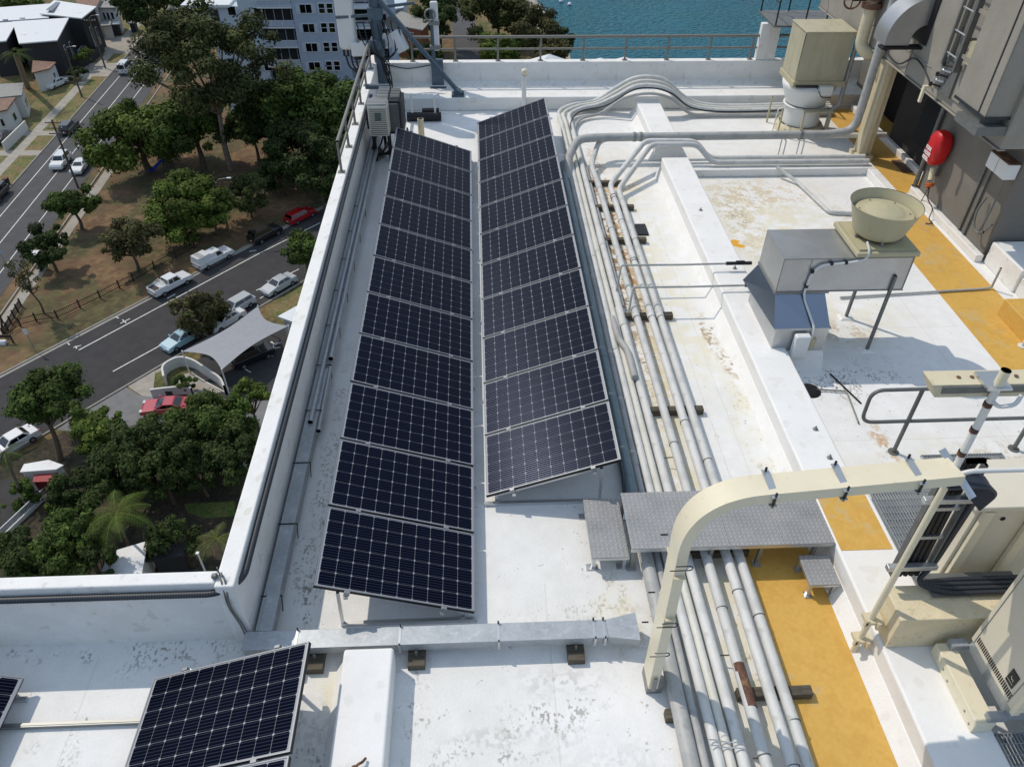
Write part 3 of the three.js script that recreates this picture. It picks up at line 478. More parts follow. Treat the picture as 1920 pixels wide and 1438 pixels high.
pipe('bent white pipe on the deck beside the brown stains', [[6.2, .22, -14.7], [6.55, .06, -14.3], [6.75, .05, -13.05], [7.7, .05, -12.95]], .035, M.pipeB, { R: .1 });
// sleepers and clips
[[-13.35, 2.25, 3.0], [-12.1, 2.25, 3.02], [-14.4, 2.25, 2.95], [-9.75, 2.22, 3.02], [-7.55, 2.27, 2.99], [-3.35, 1.64, 1.72], [-3.53, 2.37, 3.1], [-5.2, 2.25, 2.95]].forEach(([z, a, b]) => tag(obj('timber_sleeper', RB(a, b, .002, .10, z - .05, z + .05, .008, 1), M.timber), 'short weathered timber sleeper under the white pipes', 'sleeper', 'timber sleepers under the pipes'));
[[-11.5, 2.3], [-10.9, 1.72], [-6.6, 2.26], [-3.9, 2.29], [-2.9, 2.33], [-8.5, 2.3]].forEach(([z, x]) => tag(obj('cable_tie', bar([V(x, .13, z), V(x + .13, .16, z + .02)], .012, .006), M.black), 'loose tail of a black cable tie on the pipe bundle', 'cable tie', 'cable tie tails'));
[[2.635, -13.5], [2.63, -13.6], [2.64, -11.25], [2.64, -11.18]].forEach(([x, z]) => tag(obj('pipe_clip', [band(x, y1, z, .06)], M.black), 'black ring clip around a white pipe', 'pipe clip', 'black ring clips'));
for (const z of [-3.05, -3.0]) tag(obj('tie_wire', tube(spline([[1.96, .2, z], [2.02, .185, z], [2.13, .175, z + .02], [2.2, .19, z + .03], [2.27, .18, z + .04]], 16), .006, 6), M.alu), 'silver tie wire wound over the tight pipe bundle', 'tie wire', 'tie wires over the bundle');
tag(obj('roof_box', [RB(2.92, 3.12, .002, .03, -12.75, -12.35, .006, 1), B(2.94, 3.10, .03, .034, -12.37, -12.35)], M.black), 'small flat black box lying beside the outer white pipe', 'box');
// vents
{ const t = thing('vent_pipe', 'slim white vent pipe with a capped top behind the panel rows', 'vent pipe', { pos: [1.14, 0, -18.42] }); obj('stack', cyl(0, 0, .86, 0, .055), M.whiteMetal, t); obj('cap', lathe([[.04, .865], [.075, .885], [.075, .96], [.05, 1.0], [0, 1.01]], 16), M.cream, t); }
{ const t = thing('vent_pipe', 'short beige vent stub between the panel row and the dark roll', 'vent pipe', { pos: [-1.27, 0, -16.95] }); obj('stack', cyl(0, 0, .42, 0, .07), M.creamDark, t); obj('mouth', cyl(0, .421, .425, 0, .055), M.blackMatt, t); }
tag(obj('felt_roll', [tube([[-1.65, .1, -17.9], [-.85, .1, -17.88]], .1, 16), B(-1.3, -.9, .12, .2, -18.16, -18.0)], M.black), 'dark rolled offcut lying by the far ledge', 'roll');
for (const x of [-1.52, -.98]) tag(obj('rail_stand', tube(bend([[x, .0, -17.9], [x, .62, -17.85], [x + .12, .62, -17.85]], .05), .022, 8), M.whiteMetal), 'bent white pipe stand in front of the dark roll', 'stand', 'white pipe stands');
// ---------------------------------------------------------------- railings on the parapets
function railing(label, p0, p1, n, h, kind) {
  const t = thing('railing', label, 'railing', { pos: [p0.x, p0.y, p0.z] }), d = p1.clone().sub(p0);
  obj('top_rail', tube([V(0, h, 0), V(d.x, h + d.y, d.z)], .034, 10), M.railGrey, t);
  obj('mid_rail', tube([V(0, h * .5, 0), V(d.x, h * .5 + d.y, d.z)], .024, 10), M.railGrey, t);
  for (let i = 0; i <= n; i++) { const q = d.clone().multiplyScalar(i / n); obj('post', [cyl(q.x, q.y, q.y + h, q.z, .024, 8), B(q.x - .06, q.x + .06, q.y, q.y + .012, q.z - .06, q.z + .06)], M.railGrey, t); }
}
railing('grey metal railing on the parapet facing the blue water', V(-1.55, .846, -19.51), V(7.9, .846, -19.51), 9, .56);
railing('grey metal railing on the parapet above the dark trees', V(-2.47, WT + .001, -18.6), V(-2.47, WT + .001, -13.1), 5, .56);

// ---------------------------------------------------------------- phone mast in the far corner
{
  const t = thing('antenna_mast', 'steel mast with diagonal braces in the far parapet corner', 'mast', { pos: [-2.3, 0, -19.1] });
  obj('pole', cyl(0, .32, 5, -.0, .13, 14), M.antSteel, t);
  obj('brace', bar([V(.12, 2.35, .05), V(1.85, .42, .45)], .085, .085, V(0, 1, 0)), M.antSteel, t);
  obj('brace_foot', [B(1.7, 2.0, .322, .36, .3, .6), bar([V(1.78, .45, .45), V(1.95, .36, .5)], .16, .12)], M.antSteel, t);
  obj('cross_arm', [bar([V(-.9, 2.0, .1), V(.1, 2.05, .1)], .06, .06), bar([V(.05, 2.15, -.1), V(.9, 2.2, -.3)], .05, .06)], M.antSteel, t);
  objs('clamp_plate', [B(-.17, .17, 1.3, 1.5, -.17, .17), B(-.16, .16, 1.95, 2.2, -.16, .16)], M.antSteel, t);
  for (let i = 0; i < 7; i++) obj('feeder_cable', tube(spline([[-.45 + i * .16, 1.9, .1], [-.3 + i * .14, 1.45 - (i % 3) * .1, .22], [.08 + (i % 4) * .05, 1.0, .16], [.16 + (i % 3) * .05, .45, .2], [.05 + i * .04, .34, .9]], 24), .015, 6), M.cable, t);
}
function antenna(label, x, y0, y1, z, w, ry, tilt = 0) {
  const t = thing('panel_antenna', label, 'antenna', { pos: [x, y0, z], ry }); const L = y1 - y0;
  obj('radome', RB(-w / 2, w / 2, 0, L, -.12, .12, .08, 4), M.plasticWhite, t);
  obj('back_plate', B(-w / 2 + .05, w / 2 - .05, .1, L, -.19, -.121), M.aluDull, t);
  const tri = (k) => { const s = .09 * k; return [bar([V(-s, 0, 0), V(s, 0, 0)], .012, .004, V(0, 0, 1)), bar([V(-s, 0, 0), V(0, s * 1.8, 0)], .012, .004, V(0, 0, 1)), bar([V(s, 0, 0), V(0, s * 1.8, 0)], .012, .004, V(0, 0, 1))]; };
  obj('triangle_mark', tri(1).map(g => g.translate(0, L * .42, .124)), M.aluDull, t);
  obj('connector', [0, 1, 2, 3].map(i => cyl(-w / 3 + i * w / 4.5, -.16, 0, 0, .03, 8)), M.black, t);
  for (let i = 0; i < 3; i++) obj('jumper_cable', tube(spline([[-w / 4 + i * .12, -.15, 0], [-.02 + i * .1, -.4, .05], [.3 + i * .04, -.5, .1], [.6, -.3, .15]], 18), .024, 6), M.cable, t);
}
{ const a = onZ(655, 92, -19.1); antenna('tall pale panel antenna left of the mast with jumper cables below', a.x, a.y, a.y + 3.2, -19.1, .42, -.1); }
{ const a = onZ(712, 26, -19.4); antenna('shorter pale panel antenna on the right of the mast', a.x, a.y, a.y + 2.2, -19.4, .34, .25); }
const radio = (label, px, py, z, w, h, ry, rz = 0) => { const p = onZ(px, py, z), t = thing('radio_unit', label, 'radio unit', { pos: [p.x, p.y, p.z], ry }); t.rotation.z = rz; obj('case', RB(-w / 2, w / 2, 0, h, -.09, .09, .03, 2), M.plasticWhite, t); obj('heat_sink', Array.from({ length: 7 }, (_, i) => B(-w / 2 + .03 + i * (w - .08) / 6, -w / 2 + .05 + i * (w - .08) / 6, .03, h - .03, -.15, -.091)), M.aluDull, t); obj('lug', [B(-.03, .03, h, h + .05, -.03, .03)], M.aluDull, t); };
radio('white radio unit hung between the tall antenna and the railing', 674, 104, -18.95, .36, .3, .1);
radio('white radio unit tucked behind the diagonal brace', 730, 86, -19.1, .3, .26, -.2);
radio('slanted white radio unit bolted to the diagonal brace', 757, 96, -18.9, .26, .48, -.5, .5);
tag(obj('microwave_dish', [lathe([[0, 0], [.14, .03], [.16, .06], [.15, .06], [.0, .02]], 20).rotateX(Math.PI / 2).translate(...onZ(735, 42, -19.3).toArray())], M.aluDull), 'small round dish on the mast arm beside the shorter antenna', 'dish');
{ // slim post beside the railing
  const t = thing('antenna_post', 'slim steel post with a whip antenna bolted to the far parapet', 'post', { pos: [-1.02, 0, -19.3] });
  obj('post', cyl(0, .32, 2.1, 0, .045, 10), M.antSteel, t); obj('whip', RB(-.02, .16, 1.15, 2.25, -.1, .02, .04), M.plasticWhite, t);
  obj('base_bracket', [B(-.07, .22, .322, .95, -.085, .06), B(-.12, .28, .322, .34, -.09, .2)], M.antSteel, t); objs('clamp', [B(-.07, .18, 1.2, 1.28, -.08, .07), B(-.07, .18, 1.75, 1.83, -.08, .07)], M.aluDull, t);
  obj('ring', [plain(new THREE.TorusGeometry(.12, .02, 6, 18).translate(-.03, 1.98, .05))], M.aluDull, t);
}
tag(obj('cable', tube(spline([[-2.2, .82, -19.38], [-1.7, .72, -19.37], [-1.1, .80, -19.37]], 20), .012, 6), M.cable), 'sagging black cable on the far parapet face', 'cable');
{ // radio cabinets stacked by the corner
  const t = thing('radio_cabinet', 'louvred beige radio cabinet hung inside the far parapet corner', 'cabinet', { pos: [-2.02, .64, -15.6] });
  obj('case', RB(-.20, .20, 0, .62, -.24, .14, .02), M.cabinet, t);
  for (let i = 0; i < 14; i++) obj('louvre', B(-.17, .17, .04 + i * .04, .052 + i * .04, .141, .150), M.steelGrey, t);
  obj('label_plate', B(-.06, .06, .34, .5, .1535, .157), M.greenRail, t);
  for (let i = 0; i < 5; i++) obj('fin', B(-.21, .19, .625, .665, -.22 + i * .075, -.19 + i * .075), M.alu, t);
  obj('hanger', [B(-.26, -.205, .1, .5, -.1, 0), B(-.2, -.12, -.64, 0, -.12, -.08), B(.12, .2, -.64, 0, -.12, -.08)], M.black, t);
}
{
  const t = thing('radio_cabinet', 'dark finned radio unit behind the louvred beige cabinet', 'cabinet', { pos: [-1.86, .5, -16.1] });
  obj('case', RB(-.2, .26, 0, .72, -.42, .2, .03), M.charcoal, t);
  for (let i = 0; i < 8; i++) obj('fin', B(.261, .31, .05, .68, -.38 + i * .07, -.36 + i * .07), M.steelGrey, t);
  for (let i = 0; i < 6; i++) { obj('top_fin', B(-.2, .02, .721, .80, -.38 + i * .09, -.35 + i * .09), M.alu, t); obj('top_fin', B(.06, .25, .721, .77, -.38 + i * .09, -.34 + i * .09), M.aluDull, t); } obj('carry_bar', B(-.5, 0, .721, .80, -.55, -.45), M.antSteel, t); obj('side_panel', RB(-.17, .23, .06, .66, .201, .23, .02), M.steelGrey, t);
  for (let i = 0; i < 6; i++) obj('cable', tube(spline([[.36 - i * .12, .1, .1], [.42 - i * .15, -.12, .25], [.2 - i * .12, -.3, .3 + i * .03], [-.1 - i * .05, -.44, .2], [-.3, -.48, -.2]], 20), .022, 6), M.cable, t);
  obj('stand', [B(-.2, -.14, -.5, 0, -.3, -.24), B(.2, .26, -.5, 0, -.3, -.24)], M.black, t);
}

// ---------------------------------------------------------------- sheet metal duct with mushroom fan
{
  const t = thing('duct_fan', 'galvanised sheet metal duct on thin legs with a round beige fan cowl', 'duct fan', { pos: [4.16, 0, -8.86] });
  obj('duct', [B(0, 1.82, 1.08, 1.61, -.80, 0)], M.sheet, t);
  // cross-broken lid panels and flanges
  obj('lid', [faces([[[0, 1.612, -.8], [0, 1.612, 0], [.55, 1.625, -.4]], [[0, 1.612, 0], [1.1, 1.612, 0], [.55, 1.625, -.4]], [[1.1, 1.612, 0], [1.1, 1.612, -.8], [.55, 1.625, -.4]], [[1.1, 1.612, -.8], [0, 1.612, -.8], [.55, 1.625, -.4]]])], M.sheet, t);
  obj('flange', [B(-.012, 1.832, 1.068, 1.079, -.81, .012), B(-.012, .77, 1.04, 1.067, -.81, .01), B(-.006, .006, 1.08, 1.61, .001, .008), B(1.812, 1.824, 1.08, 1.61, .001, .008), B(0, 1.82, 1.6, 1.614, .001, .008), B(.388, .394, 1.08, 1.6, .001, .006)], M.aluDull, t);
  obj('hood', [hexa([[-.06, .72, .40], [.74, .72, .40], [.74, .72, -.86], [-.16, .72, -.86]], [[0, 1.04, 0], [.72, 1.04, 0], [.72, 1.04, -.80], [0, 1.04, -.80]])], M.hood, t);
  obj('stack', [B(-.02, .74, .32, .719, -.80, .385), B(-.05, .76, .69, .7195, -.83, .40)], M.sheet, t);
  obj('roof_kerb', [hexa([[-.03, 0, .52], [.78, 0, .52], [.78, 0, -.95], [-.03, 0, -.95]], [[-.03, .32, .40], [.75, .32, .40], [.75, .32, -.85], [-.03, .32, -.85]])], M.white, t);
  for (const [x, z] of [[1.64, .02], [1.64, -.82]]) { obj('leg', [bar([V(x, 0.01, z), V(x, 1.32, z)], .04, .04, V(0, 0, 1))], M.steelGrey, t); obj('leg_foot', [hexa([[x - .12, .001, z - .09], [x + .12, .001, z - .09], [x + .12, .001, z + .09], [x - .12, .001, z + .09]], [[x - .08, .03, z - .06], [x + .08, .03, z - .06], [x + .08, .03, z + .06], [x - .08, .03, z + .06]])], M.beam, t); }
  obj('fan_plate', [RB(.98, 1.86, 1.632, 1.70, -.86, .04, .012, 1), B(1.02, 1.82, 1.701, 1.73, -.80, -.02)], M.cowl, t);
  const fx = 1.40, fz = -.40;
  obj('fan_cowl', [lathe([[.27, 1.76], [.33, 1.80], [.35, 1.84], [.465, 2.20], [.48, 2.215], [.467, 2.205], [.40, 2.02], [.33, 1.86]], 44).translate(fx, 0, fz)], M.cowl, t);
  obj('fan_cap', [lathe([[.32, 2.05], [.39, 2.08], [.39, 2.09], [.37, 2.095], [.28, 2.10], [.26, 2.125], [.15, 2.16], [0, 2.175]], 36).translate(fx, 0, fz)], M.cowlTop, t);
  obj('fan_motor', cyl(fx, 1.70, 2.05, fz, .24, 20), M.black, t);
  for (let i = 0; i < 6; i++) { const a = i * 1.047 + .3; obj('cap_bolt', cyl(fx + .33 * Math.cos(a), 2.097, 2.108, fz + .33 * Math.sin(a), .012, 6), M.aluDull, t); }
  for (let i = 0; i < 5; i++) { const a = i * 1.257 + .5; obj('cowl_stay', [B(-.015, .015, 1.73, 1.86, -.02, .02).translate(fx + .31 * Math.cos(a), 0, fz + .31 * Math.sin(a))], M.aluDull, t); }
  obj('conduit', [tube(bend([[1.13, 1.80, -.10], [1.14, 1.72, .03], [1.12, 1.60, .03], [.95, 1.56, .03], [.52, 1.52, .03], [.42, 1.38, .03], [.40, 1.06, .03], [.41, .98, .10], [.50, .74, .43], [.50, .58, .44]], .08, 5), .017, 8)], M.whiteMetal, t);
  for (const [x, y] of [[.66, 1.545], [.86, 1.555], [.425, 1.42], [.405, 1.18]]) obj('clip', B(x - .02, x + .02, y - .02, y + .02, .009, .05), M.black, t);
  obj('isolator_box', [RB(.24, .46, .28, .66, .41, .53, .03)], M.plasticWhite, t);
  obj('isolator_switch', [RB(.48, .57, .40, .58, .405, .47, .015)], M.cowlTop, t);
}
{ const t = thing('roof_drain', 'black drain outlet with a thin pipe beside the duct base', 'drain', { pos: [4.62, 0, -7.95] }); obj('grate', [lathe([[.0, .03], [.06, .05], [.13, .03], [.16, .002]], 14)], M.blackMatt, t); obj('pipe', tube(bend([[.05, .03, 0], [.5, .03, .06], [.42, .03, .7]], .05).map(p => p), .012, 6), M.aluDull, t); obj('drip_line', bar([V(.42, .012, -.35), V(.62, .012, .3)], .02, .015), M.black, t); }

// ---------------------------------------------------------------- tall exhaust fan by the tower
{
  const t = thing('exhaust_fan', 'tall exhaust fan with a beige box head on a round grey base', 'exhaust fan', { pos: [7.52, 0, -17.2] });
  obj('base_ring', [lathe([[.56, 0], [.56, .10], [.50, .14], [.50, .18], [.47, .18]], 36)], M.creamDark, t);
  obj('drum', [lathe([[.42, .18], [.42, .58], [.47, .58], [.47, .62], [.42, .62]], 36)], M.whiteMetal, t);
  obj('cone', [lathe([[.42, .64], [.46, .72], [.58, 1.0], [.60, 1.12], [.4, 1.12]], 36)], M.whiteMetal, t);
  obj('collar', [RB(-.56, .60, 1.12, 1.24, -.50, .46, .01, 1)], M.cowlTop, t);
  obj('head', [hexa([[-.52, 1.24, .42], [.56, 1.24, .42], [.56, 1.24, -.46], [-.52, 1.24, -.46]], [[-.50, 2.24, .42], [.54, 2.24, .42], [.54, 2.24, -.46], [-.50, 2.24, -.46]])], M.fanHead, t);
  obj('head_side', [B(-.525, -.523, 1.26, 2.23, -.445, .405)], M.fanHead, t);
  obj('head_top', [RB(-.53, .57, 2.242, 2.275, -.49, .45, .008, 1)], M.fanHead, t);
  obj('control_box', [RB(.02, .32, .98, 1.17, .47, .6, .015)], M.whiteMetal, t);
  obj('bracket', [B(-.5, 0, 1.14, 1.17, .461, .52), tube(spline([[-.05, 1.15, .56], [.02, 1.05, .6], [.1, .95, .58], [.35, .9, .5]], 14), .01, 6)], M.cable, t);
  for (const [x, z] of [[-.62, .4], [-.2, .62], [.45, .5], [-.62, -.4]]) obj('leg', [bar([V(x, .005, z), V(x, .62, z)], .035, .035)], M.cowlTop, t);
  for (let i = 0; i < 10; i++) { const a = i * .628; obj('bolt', cyl(.535 * Math.cos(a), .10, .125, .535 * Math.sin(a), .015, 6), M.aluDull, t); }
  obj('platform_arm', [B(-.2, .46, .62, .635, .45, .64)], M.cowlTop, t);
}
tag(obj('pipe_stand', [tube(bend([[6.85, 0, -17.0], [6.87, .55, -17.0], [7.05, .56, -17.05]], .05), .016, 8)], M.whiteMetal), 'thin white rail stand beside the tall exhaust fan', 'pipe stand');
pipe('slim grey downpipe between the exhaust fan and the thick pipe', [[8.05, 0, -16.9], [8.05, .55, -16.9], [8.2, .7, -16.9], [8.2, 4, -16.9]], .05, M.pipeGrey, { R: .08, name: 'downpipe' });
// ---------------------------------------------------------------- lift tower
const font = await new FontLoader().loadAsync('fonts/droid/droid_sans_bold.typeface.json');
const text = (s, size, d = .004) => plain(new TextGeometry(s, { font, size, depth: d, curveSegments: 4 }));
{
  const t = thing('lift_tower', 'grey rendered plant tower overhanging a dark doorway with yellow floor', 'tower', { pos: [8.84, 0, -13.5] });
  const L = (x0, x1, y0, y1, z0, z1) => RB(x0 - 8.84, x1 - 8.84, y0, y1, z0 + 13.5, z1 + 13.5, .02, 1);
  obj('upper_wall', [L(8.2, 15.8, 2.12, 9, -19.3, -11.15)], M.conc, t);
  obj('lower_wall', L(8.84, 9.2, .0, 2.118, -13.9, -11.32), M.concLow, t); obj('louvre_wall', [L(9.32, 9.6, 0, 2.118, -16.4, -13.92), L(9.202, 9.318, 0, 2.118, -13.93, -11.32)], M.charcoal, t); obj('doorway', L(9.9, 10, 0, 2.118, -18.3, -16.38), M.blackMatt, t);  // porch shade under the overhang is put into the charcoal and black colours
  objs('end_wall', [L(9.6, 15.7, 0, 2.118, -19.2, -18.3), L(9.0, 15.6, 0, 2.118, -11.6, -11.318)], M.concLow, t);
  obj('skirting', [L(8.70, 8.838, 0, .14, -13.9, -11.25), L(9.2, 9.318, 0, .14, -18.3, -13.92)], M.white, t);
  for (let i = 0; i < 9; i++) obj('louvre_blade', faces([[[9.26 - 8.84, .5 + i * .15, -1.9], [9.26 - 8.84, .5 + i * .15, -.55], [9.315 - 8.84, .62 + i * .15, -.55], [9.315 - 8.84, .62 + i * .15, -1.9]]]), M.black, t);
  obj('wall_joint', [L(8.185, 8.199, 2.12, 9, -14.62, -14.6), L(8.185, 8.199, 2.5, 2.52, -16.5, -13.8)], M.concDark, t);
  obj('rib', [L(8.1, 8.199, 2.75, 9, -12.3, -12.15), L(8.12, 8.199, 2.7, 9, -13.35, -13.27)], M.concDark, t);
  obj('recess_panel', [L(8.16, 8.199, 2.3, 2.9, -13.25, -12.5)], M.concDark, t);
  obj('louvre_opening', [L(8.17, 8.199, 2.75, 4.2, -14.95, -14.2)], M.black, t);
  obj('drip_edge', [L(8.17, 8.3, 2.09, 2.119, -19.3, -11.15)], M.conc, t);
}
tag(obj('pier', [RB(8.26, 8.40, 0, 2.085, -15.78, -15.42, .015), RB(8.401, 8.52, 0, 2.02, -15.72, -15.48, .01), B(8.2, 8.55, 0, .12, -15.82, -15.38)], M.creamDark), 'beige ribbed pier under the tower overhang beside the thick pipe', 'pier');
{ // ladder
  const t = thing('wall_ladder', 'grey fixed ladder on the upper tower wall', 'ladder', { pos: [8.05, 2.75, -13.05] });
  for (const z of [-.22, .22]) obj('stile', B(-.03, .03, 0, 6, z - .02, z + .02), M.aluDull, t);
  for (let i = 0; i < 16; i++) obj('rung', tube([[0, .2 + i * .36, -.2], [0, .2 + i * .36, .2]], .014, 8), M.alu, t);
  for (let i = 0; i < 3; i++) obj('standoff', [B(.0, .15, .5 + i * 2, .55 + i * 2, -.24, -.2), B(.0, .15, .5 + i * 2, .55 + i * 2, .2, .24)], M.aluDull, t);
}
{ // frame in front of the ladder
  const t = thing('wall_frame', 'flat grey metal frame standing off the tower wall beside the ladder', 'frame', { pos: [8.1, 2.4, -12.55] });
  obj('side', [B(-.1, 0, .35, 6, -.3, -.25), B(-.1, 0, .35, 6, .25, .3)], M.steelGrey, t);
  for (let i = 0; i < 6; i++) obj('slat', B(-.06, -.03, .6 + i * .7, .66 + i * .7, -.249, .249), M.conc, t);
  obj('notice_plate', B(-.05, .05, .55, .9, -.12, .12), M.cowlTop, t);
}
{ const t = thing('valve_rack', 'small rack of valves and brackets under the wall ladder', 'valves', { pos: [8.12, 2.3, -13.1] });
  obj('plate', B(0, .07, 0, .55, -.3, .25), M.steelGrey, t);
  for (let i = 0; i < 5; i++) obj('valve', [tube([[-.1, .08 + i * .1, -.25 + i * .05], [0, .08 + i * .1, -.1 + i * .06]], .02, 6), cyl(-.1, .05 + i * .1, .11 + i * .1, -.25 + i * .05, .03, 8)], i % 2 ? M.alu : M.black, t);
  obj('bracket', [B(-.2, 0, .0, .04, -.3, -.24), B(-.2, -.16, -.25, .0, -.3, -.24)], M.cream, t);
}
{ const t = thing('duct_box', 'big grey metal duct box hung on the upper tower wall', 'duct box', { pos: [7.92, 2.45, -11.75] });
  obj('box', [RB(-.12, .34, .12, 6, -.42, .5, .01, 1)], M.conc, t); obj('face', [B(-.1, .32, .14, 6, .501, .51)], M.concDark, t); obj('seam', [B(-.135, .35, .12, .16, -.43, .53), B(-.128, -.12, .16, 6, .3, .33)], M.cable, t); obj('foot_plate', [B(-.2, .3, -.12, .02, -.1, .56), B(-.1, .3, .02, .12, -.3, .4)], M.steelGrey, t); }
tag(obj('bulkhead_light', [lathe([[0, -.06], [.09, -.05], [.12, 0], [.12, .03], [0, .03]], 18).translate(8.5, 2.05, -11.55)], M.cowlTop), 'round cream bulkhead light under the grey duct box', 'light');
{ // silver elbow
  const p = onZ(1690, 62, -14.75), t = thing('duct_elbow', 'shiny silver quarter-round duct elbow on the upper tower wall', 'duct elbow', { pos: [8.199, p.y, -14.6] });
  const pts = Array.from({ length: 41 }, (_, i) => { const a = i / 40 * 1.5708; return V(-.0 - .48 * Math.cos(a) * 1 + 0, .48 * Math.sin(a), 0); });
  obj('elbow', bar([V(-.48, -.1, 0), ...pts, V(-.0, .48, 0)], .5, .46, V(1, 0, 0)), M.sheet, t); obj('support', B(-.75, .0, -.16, -.12, .1, .3), M.black, t);
}
tag(obj('cable', tube(spline([[8.17, 2.42, -16.2], [8.16, 2.22, -14.9], [8.16, 2.48, -14.4], [8.16, 2.45, -14.0], [8.16, 2.25, -13.5]], 40), .016, 6), M.cable), 'wavy black cable along the lower edge of the tower overhang', 'cable');
{ const t = thing('gate_valve', 'rusty gate valve with a hand wheel on the fat beige riser', 'valve', { pos: [8.02, 0, -16.35] });
  obj('riser', tube(bend([[.85, 2.0, .2], [.1, 2.0, .1], [0, 2.15, 0], [0, 7, 0]], .2), .12, 14), M.creamDark, t);
  obj('body', [cyl(0, 2.85, 2.95, 0, .2, 16), cyl(0, 3.0, 3.3, 0, .17, 16), cyl(0, 3.3, 3.38, 0, .22, 16)], M.rust, t);
  obj('hand_wheel', [plain(new THREE.TorusGeometry(.17, .02, 8, 24).translate(-.42, 3.0, .0)), B(-.58, -.26, 2.99, 3.01, -.01, .01), B(-.43, -.41, 2.84, 3.16, -.01, .01)], M.rust, t); obj('stem', [tube([[-.42, 3.0, 0], [-.15, 3.0, 0]], .03, 8)], M.black, t);
}
{ // platform railings beyond the exhaust fan
  const t = thing('platform_railing', 'black railing of a small platform over the water beside the tower', 'railing', { pos: [7.75, onZ(1500, 38, -19.5).y, -19.6] });
  const seg = (a, b, r) => tube([vec(a), vec(b)], r, 8);
  obj('deck_edge', [B(-.65, 1.0, -.02, .02, -.7, .6)], M.steelGrey, t);
  for (const [x, z] of [[-.6, .55], [-.6, -.65], [.1, .55], [.1, -.65], [.6, .55]]) obj('post', seg([x, 0, z], [x, 1.0, z], .02), M.cable, t);
  obj('rail', [seg([-.6, 1.0, .55], [-.6, 1.0, -.65], .02), seg([-.6, .5, .55], [-.6, .5, -.65], .016), seg([-.6, 1.0, -.65], [1, 1.0, -.65], .02), seg([-.6, .5, -.65], [1, .5, -.65], .016), seg([.1, 1.0, .55], [1, 1.0, .55], .02)], M.cable, t);
  obj('support', [B(-.55, -.3, .846 - onZ(1500, 38, -19.5).y, -.02, .0, .15)], M.white, t);
}
tag(obj('roof_screen', [RB(6.98, 7.22, .846, onZ(1475, 43, -19.5).y, -19.6, -19.44, .01)], M.white), 'white upright wall end between the railing and the exhaust fan', 'wall end');
// fire hose reel under its red cover
{
  const t = thing('hose_reel', 'fire hose reel under a red cover lettered in white on the tower wall', 'hose reel', { pos: [8.66, 1.16, -13.42] });
  const prof = []; const g = new THREE.SphereGeometry(1, 28, 20); const p = g.attributes.position;
  for (let i = 0; i < p.count; i++) { let x = p.getX(i), y = p.getY(i), z = p.getZ(i); const s = .5; const sq = (v, e) => Math.sign(v) * Math.pow(Math.abs(v), e); x = sq(x, .6) * .17; const w = 1 - .2 * Math.max(0, -y); z = sq(z, .75) * .215 * w; y = sq(y, .8) * .33; x += .012 * Math.sin(z * 40 + y * 18) * (y < .2 ? 1 : .3); p.setXYZ(i, x, y, z); }
  g.computeVertexNormals(); obj('cover', plain(g), M.red, t);
  const lines = ['FIRE', 'HOSE', 'REEL'], lt = lines.map((s, i) => { const q = text(s, .068, .006); q.computeBoundingBox(); const w = q.boundingBox.max.x; return q.translate(-w / 2, -.02 - i * .095, 0).rotateY(-Math.PI / 2).translate(-.186, -.01, .0); });
  obj('lettering', lt, M.print, t);
  obj('bracket', [B(.1, .18, -.55, -.1, -.06, .06)], M.steelGrey, t);
  obj('nozzle', [tube([[-.02, -.36, .1], [-.06, -.55, .22]], .05, 10)], M.creamDark, t); obj('hose', [plain(new THREE.TorusGeometry(.06, .022, 8, 18).rotateX(1.2).translate(-.06, -.6, .26)), plain(new THREE.TorusGeometry(.055, .02, 8, 18).rotateX(.9).translate(-.07, -.64, .28))], std({ color: 0xb4581e, roughness: .6 }), t);
  obj('drop_cord', [tube(spline([[-.07, -.66, .3], [-.06, -.85, .36], [.02, -1.0, .5], [-.1, -1.1, .7], [-.1, -1.12, .85], [-.2, -1.14, .8]], 30), .01, 6), tube([[-.07, -.66, .28], [.05, -1.1, .02]], .008, 6)], M.black, t);
}
pipe('upright grey hose riser on the tower wall with a white foot', [[8.78, 0, -13.9], [8.78, 2.1, -13.9]], .045, M.steelGrey, { name: 'riser_pipe', sleeves: [[V(8.78, 0, -13.9), V(8.78, .16, -13.9), .065]], smat: M.white });
{ const t = thing('electrical_box', 'white double electrical box with a rusty top on the tower wall', 'electrical box', { pos: [8.72, 1.5, -11.62] });
  obj('case', RB(-.1, .115, 0, .26, -.30, .26, .012), M.plasticWhite, t); obj('rusty_top', B(-.102, .116, .262, .272, -.302, .262), M.rust, t); obj('gap', B(-.1035, -.101, .01, .25, -.025, -.02), M.rust, t);
  obj('cable', [tube(spline([[-.02, 0, .2], [-.0, -.4, .18], [-.02, -.8, .18], [-.05, -1.0, .2], [-.03, -.95, .28]], 24), .02, 8), tube(spline([[.05, -.5, -.12], [-.03, -.75, -.1], [-.05, -1.0, .05], [-.02, -1.02, .22], [.05, -.8, .3]], 24), .018, 8)], M.steelGrey, t); }
for (const z of [-12.15, -11.98]) tag(obj('wall_strip', B(8.80, 8.838, .15, 2.1, z - .03, z + .03), M.steelGrey), 'upright dark strip fixed to the lit tower wall', 'wall strip', 'dark strips on the tower wall');
tag(obj('door_mat', RB(8.98, 9.2, .006, .03, -15.4, -14.8, .01, 1), M.rust), 'brown door mat by the dark doorway', 'mat');
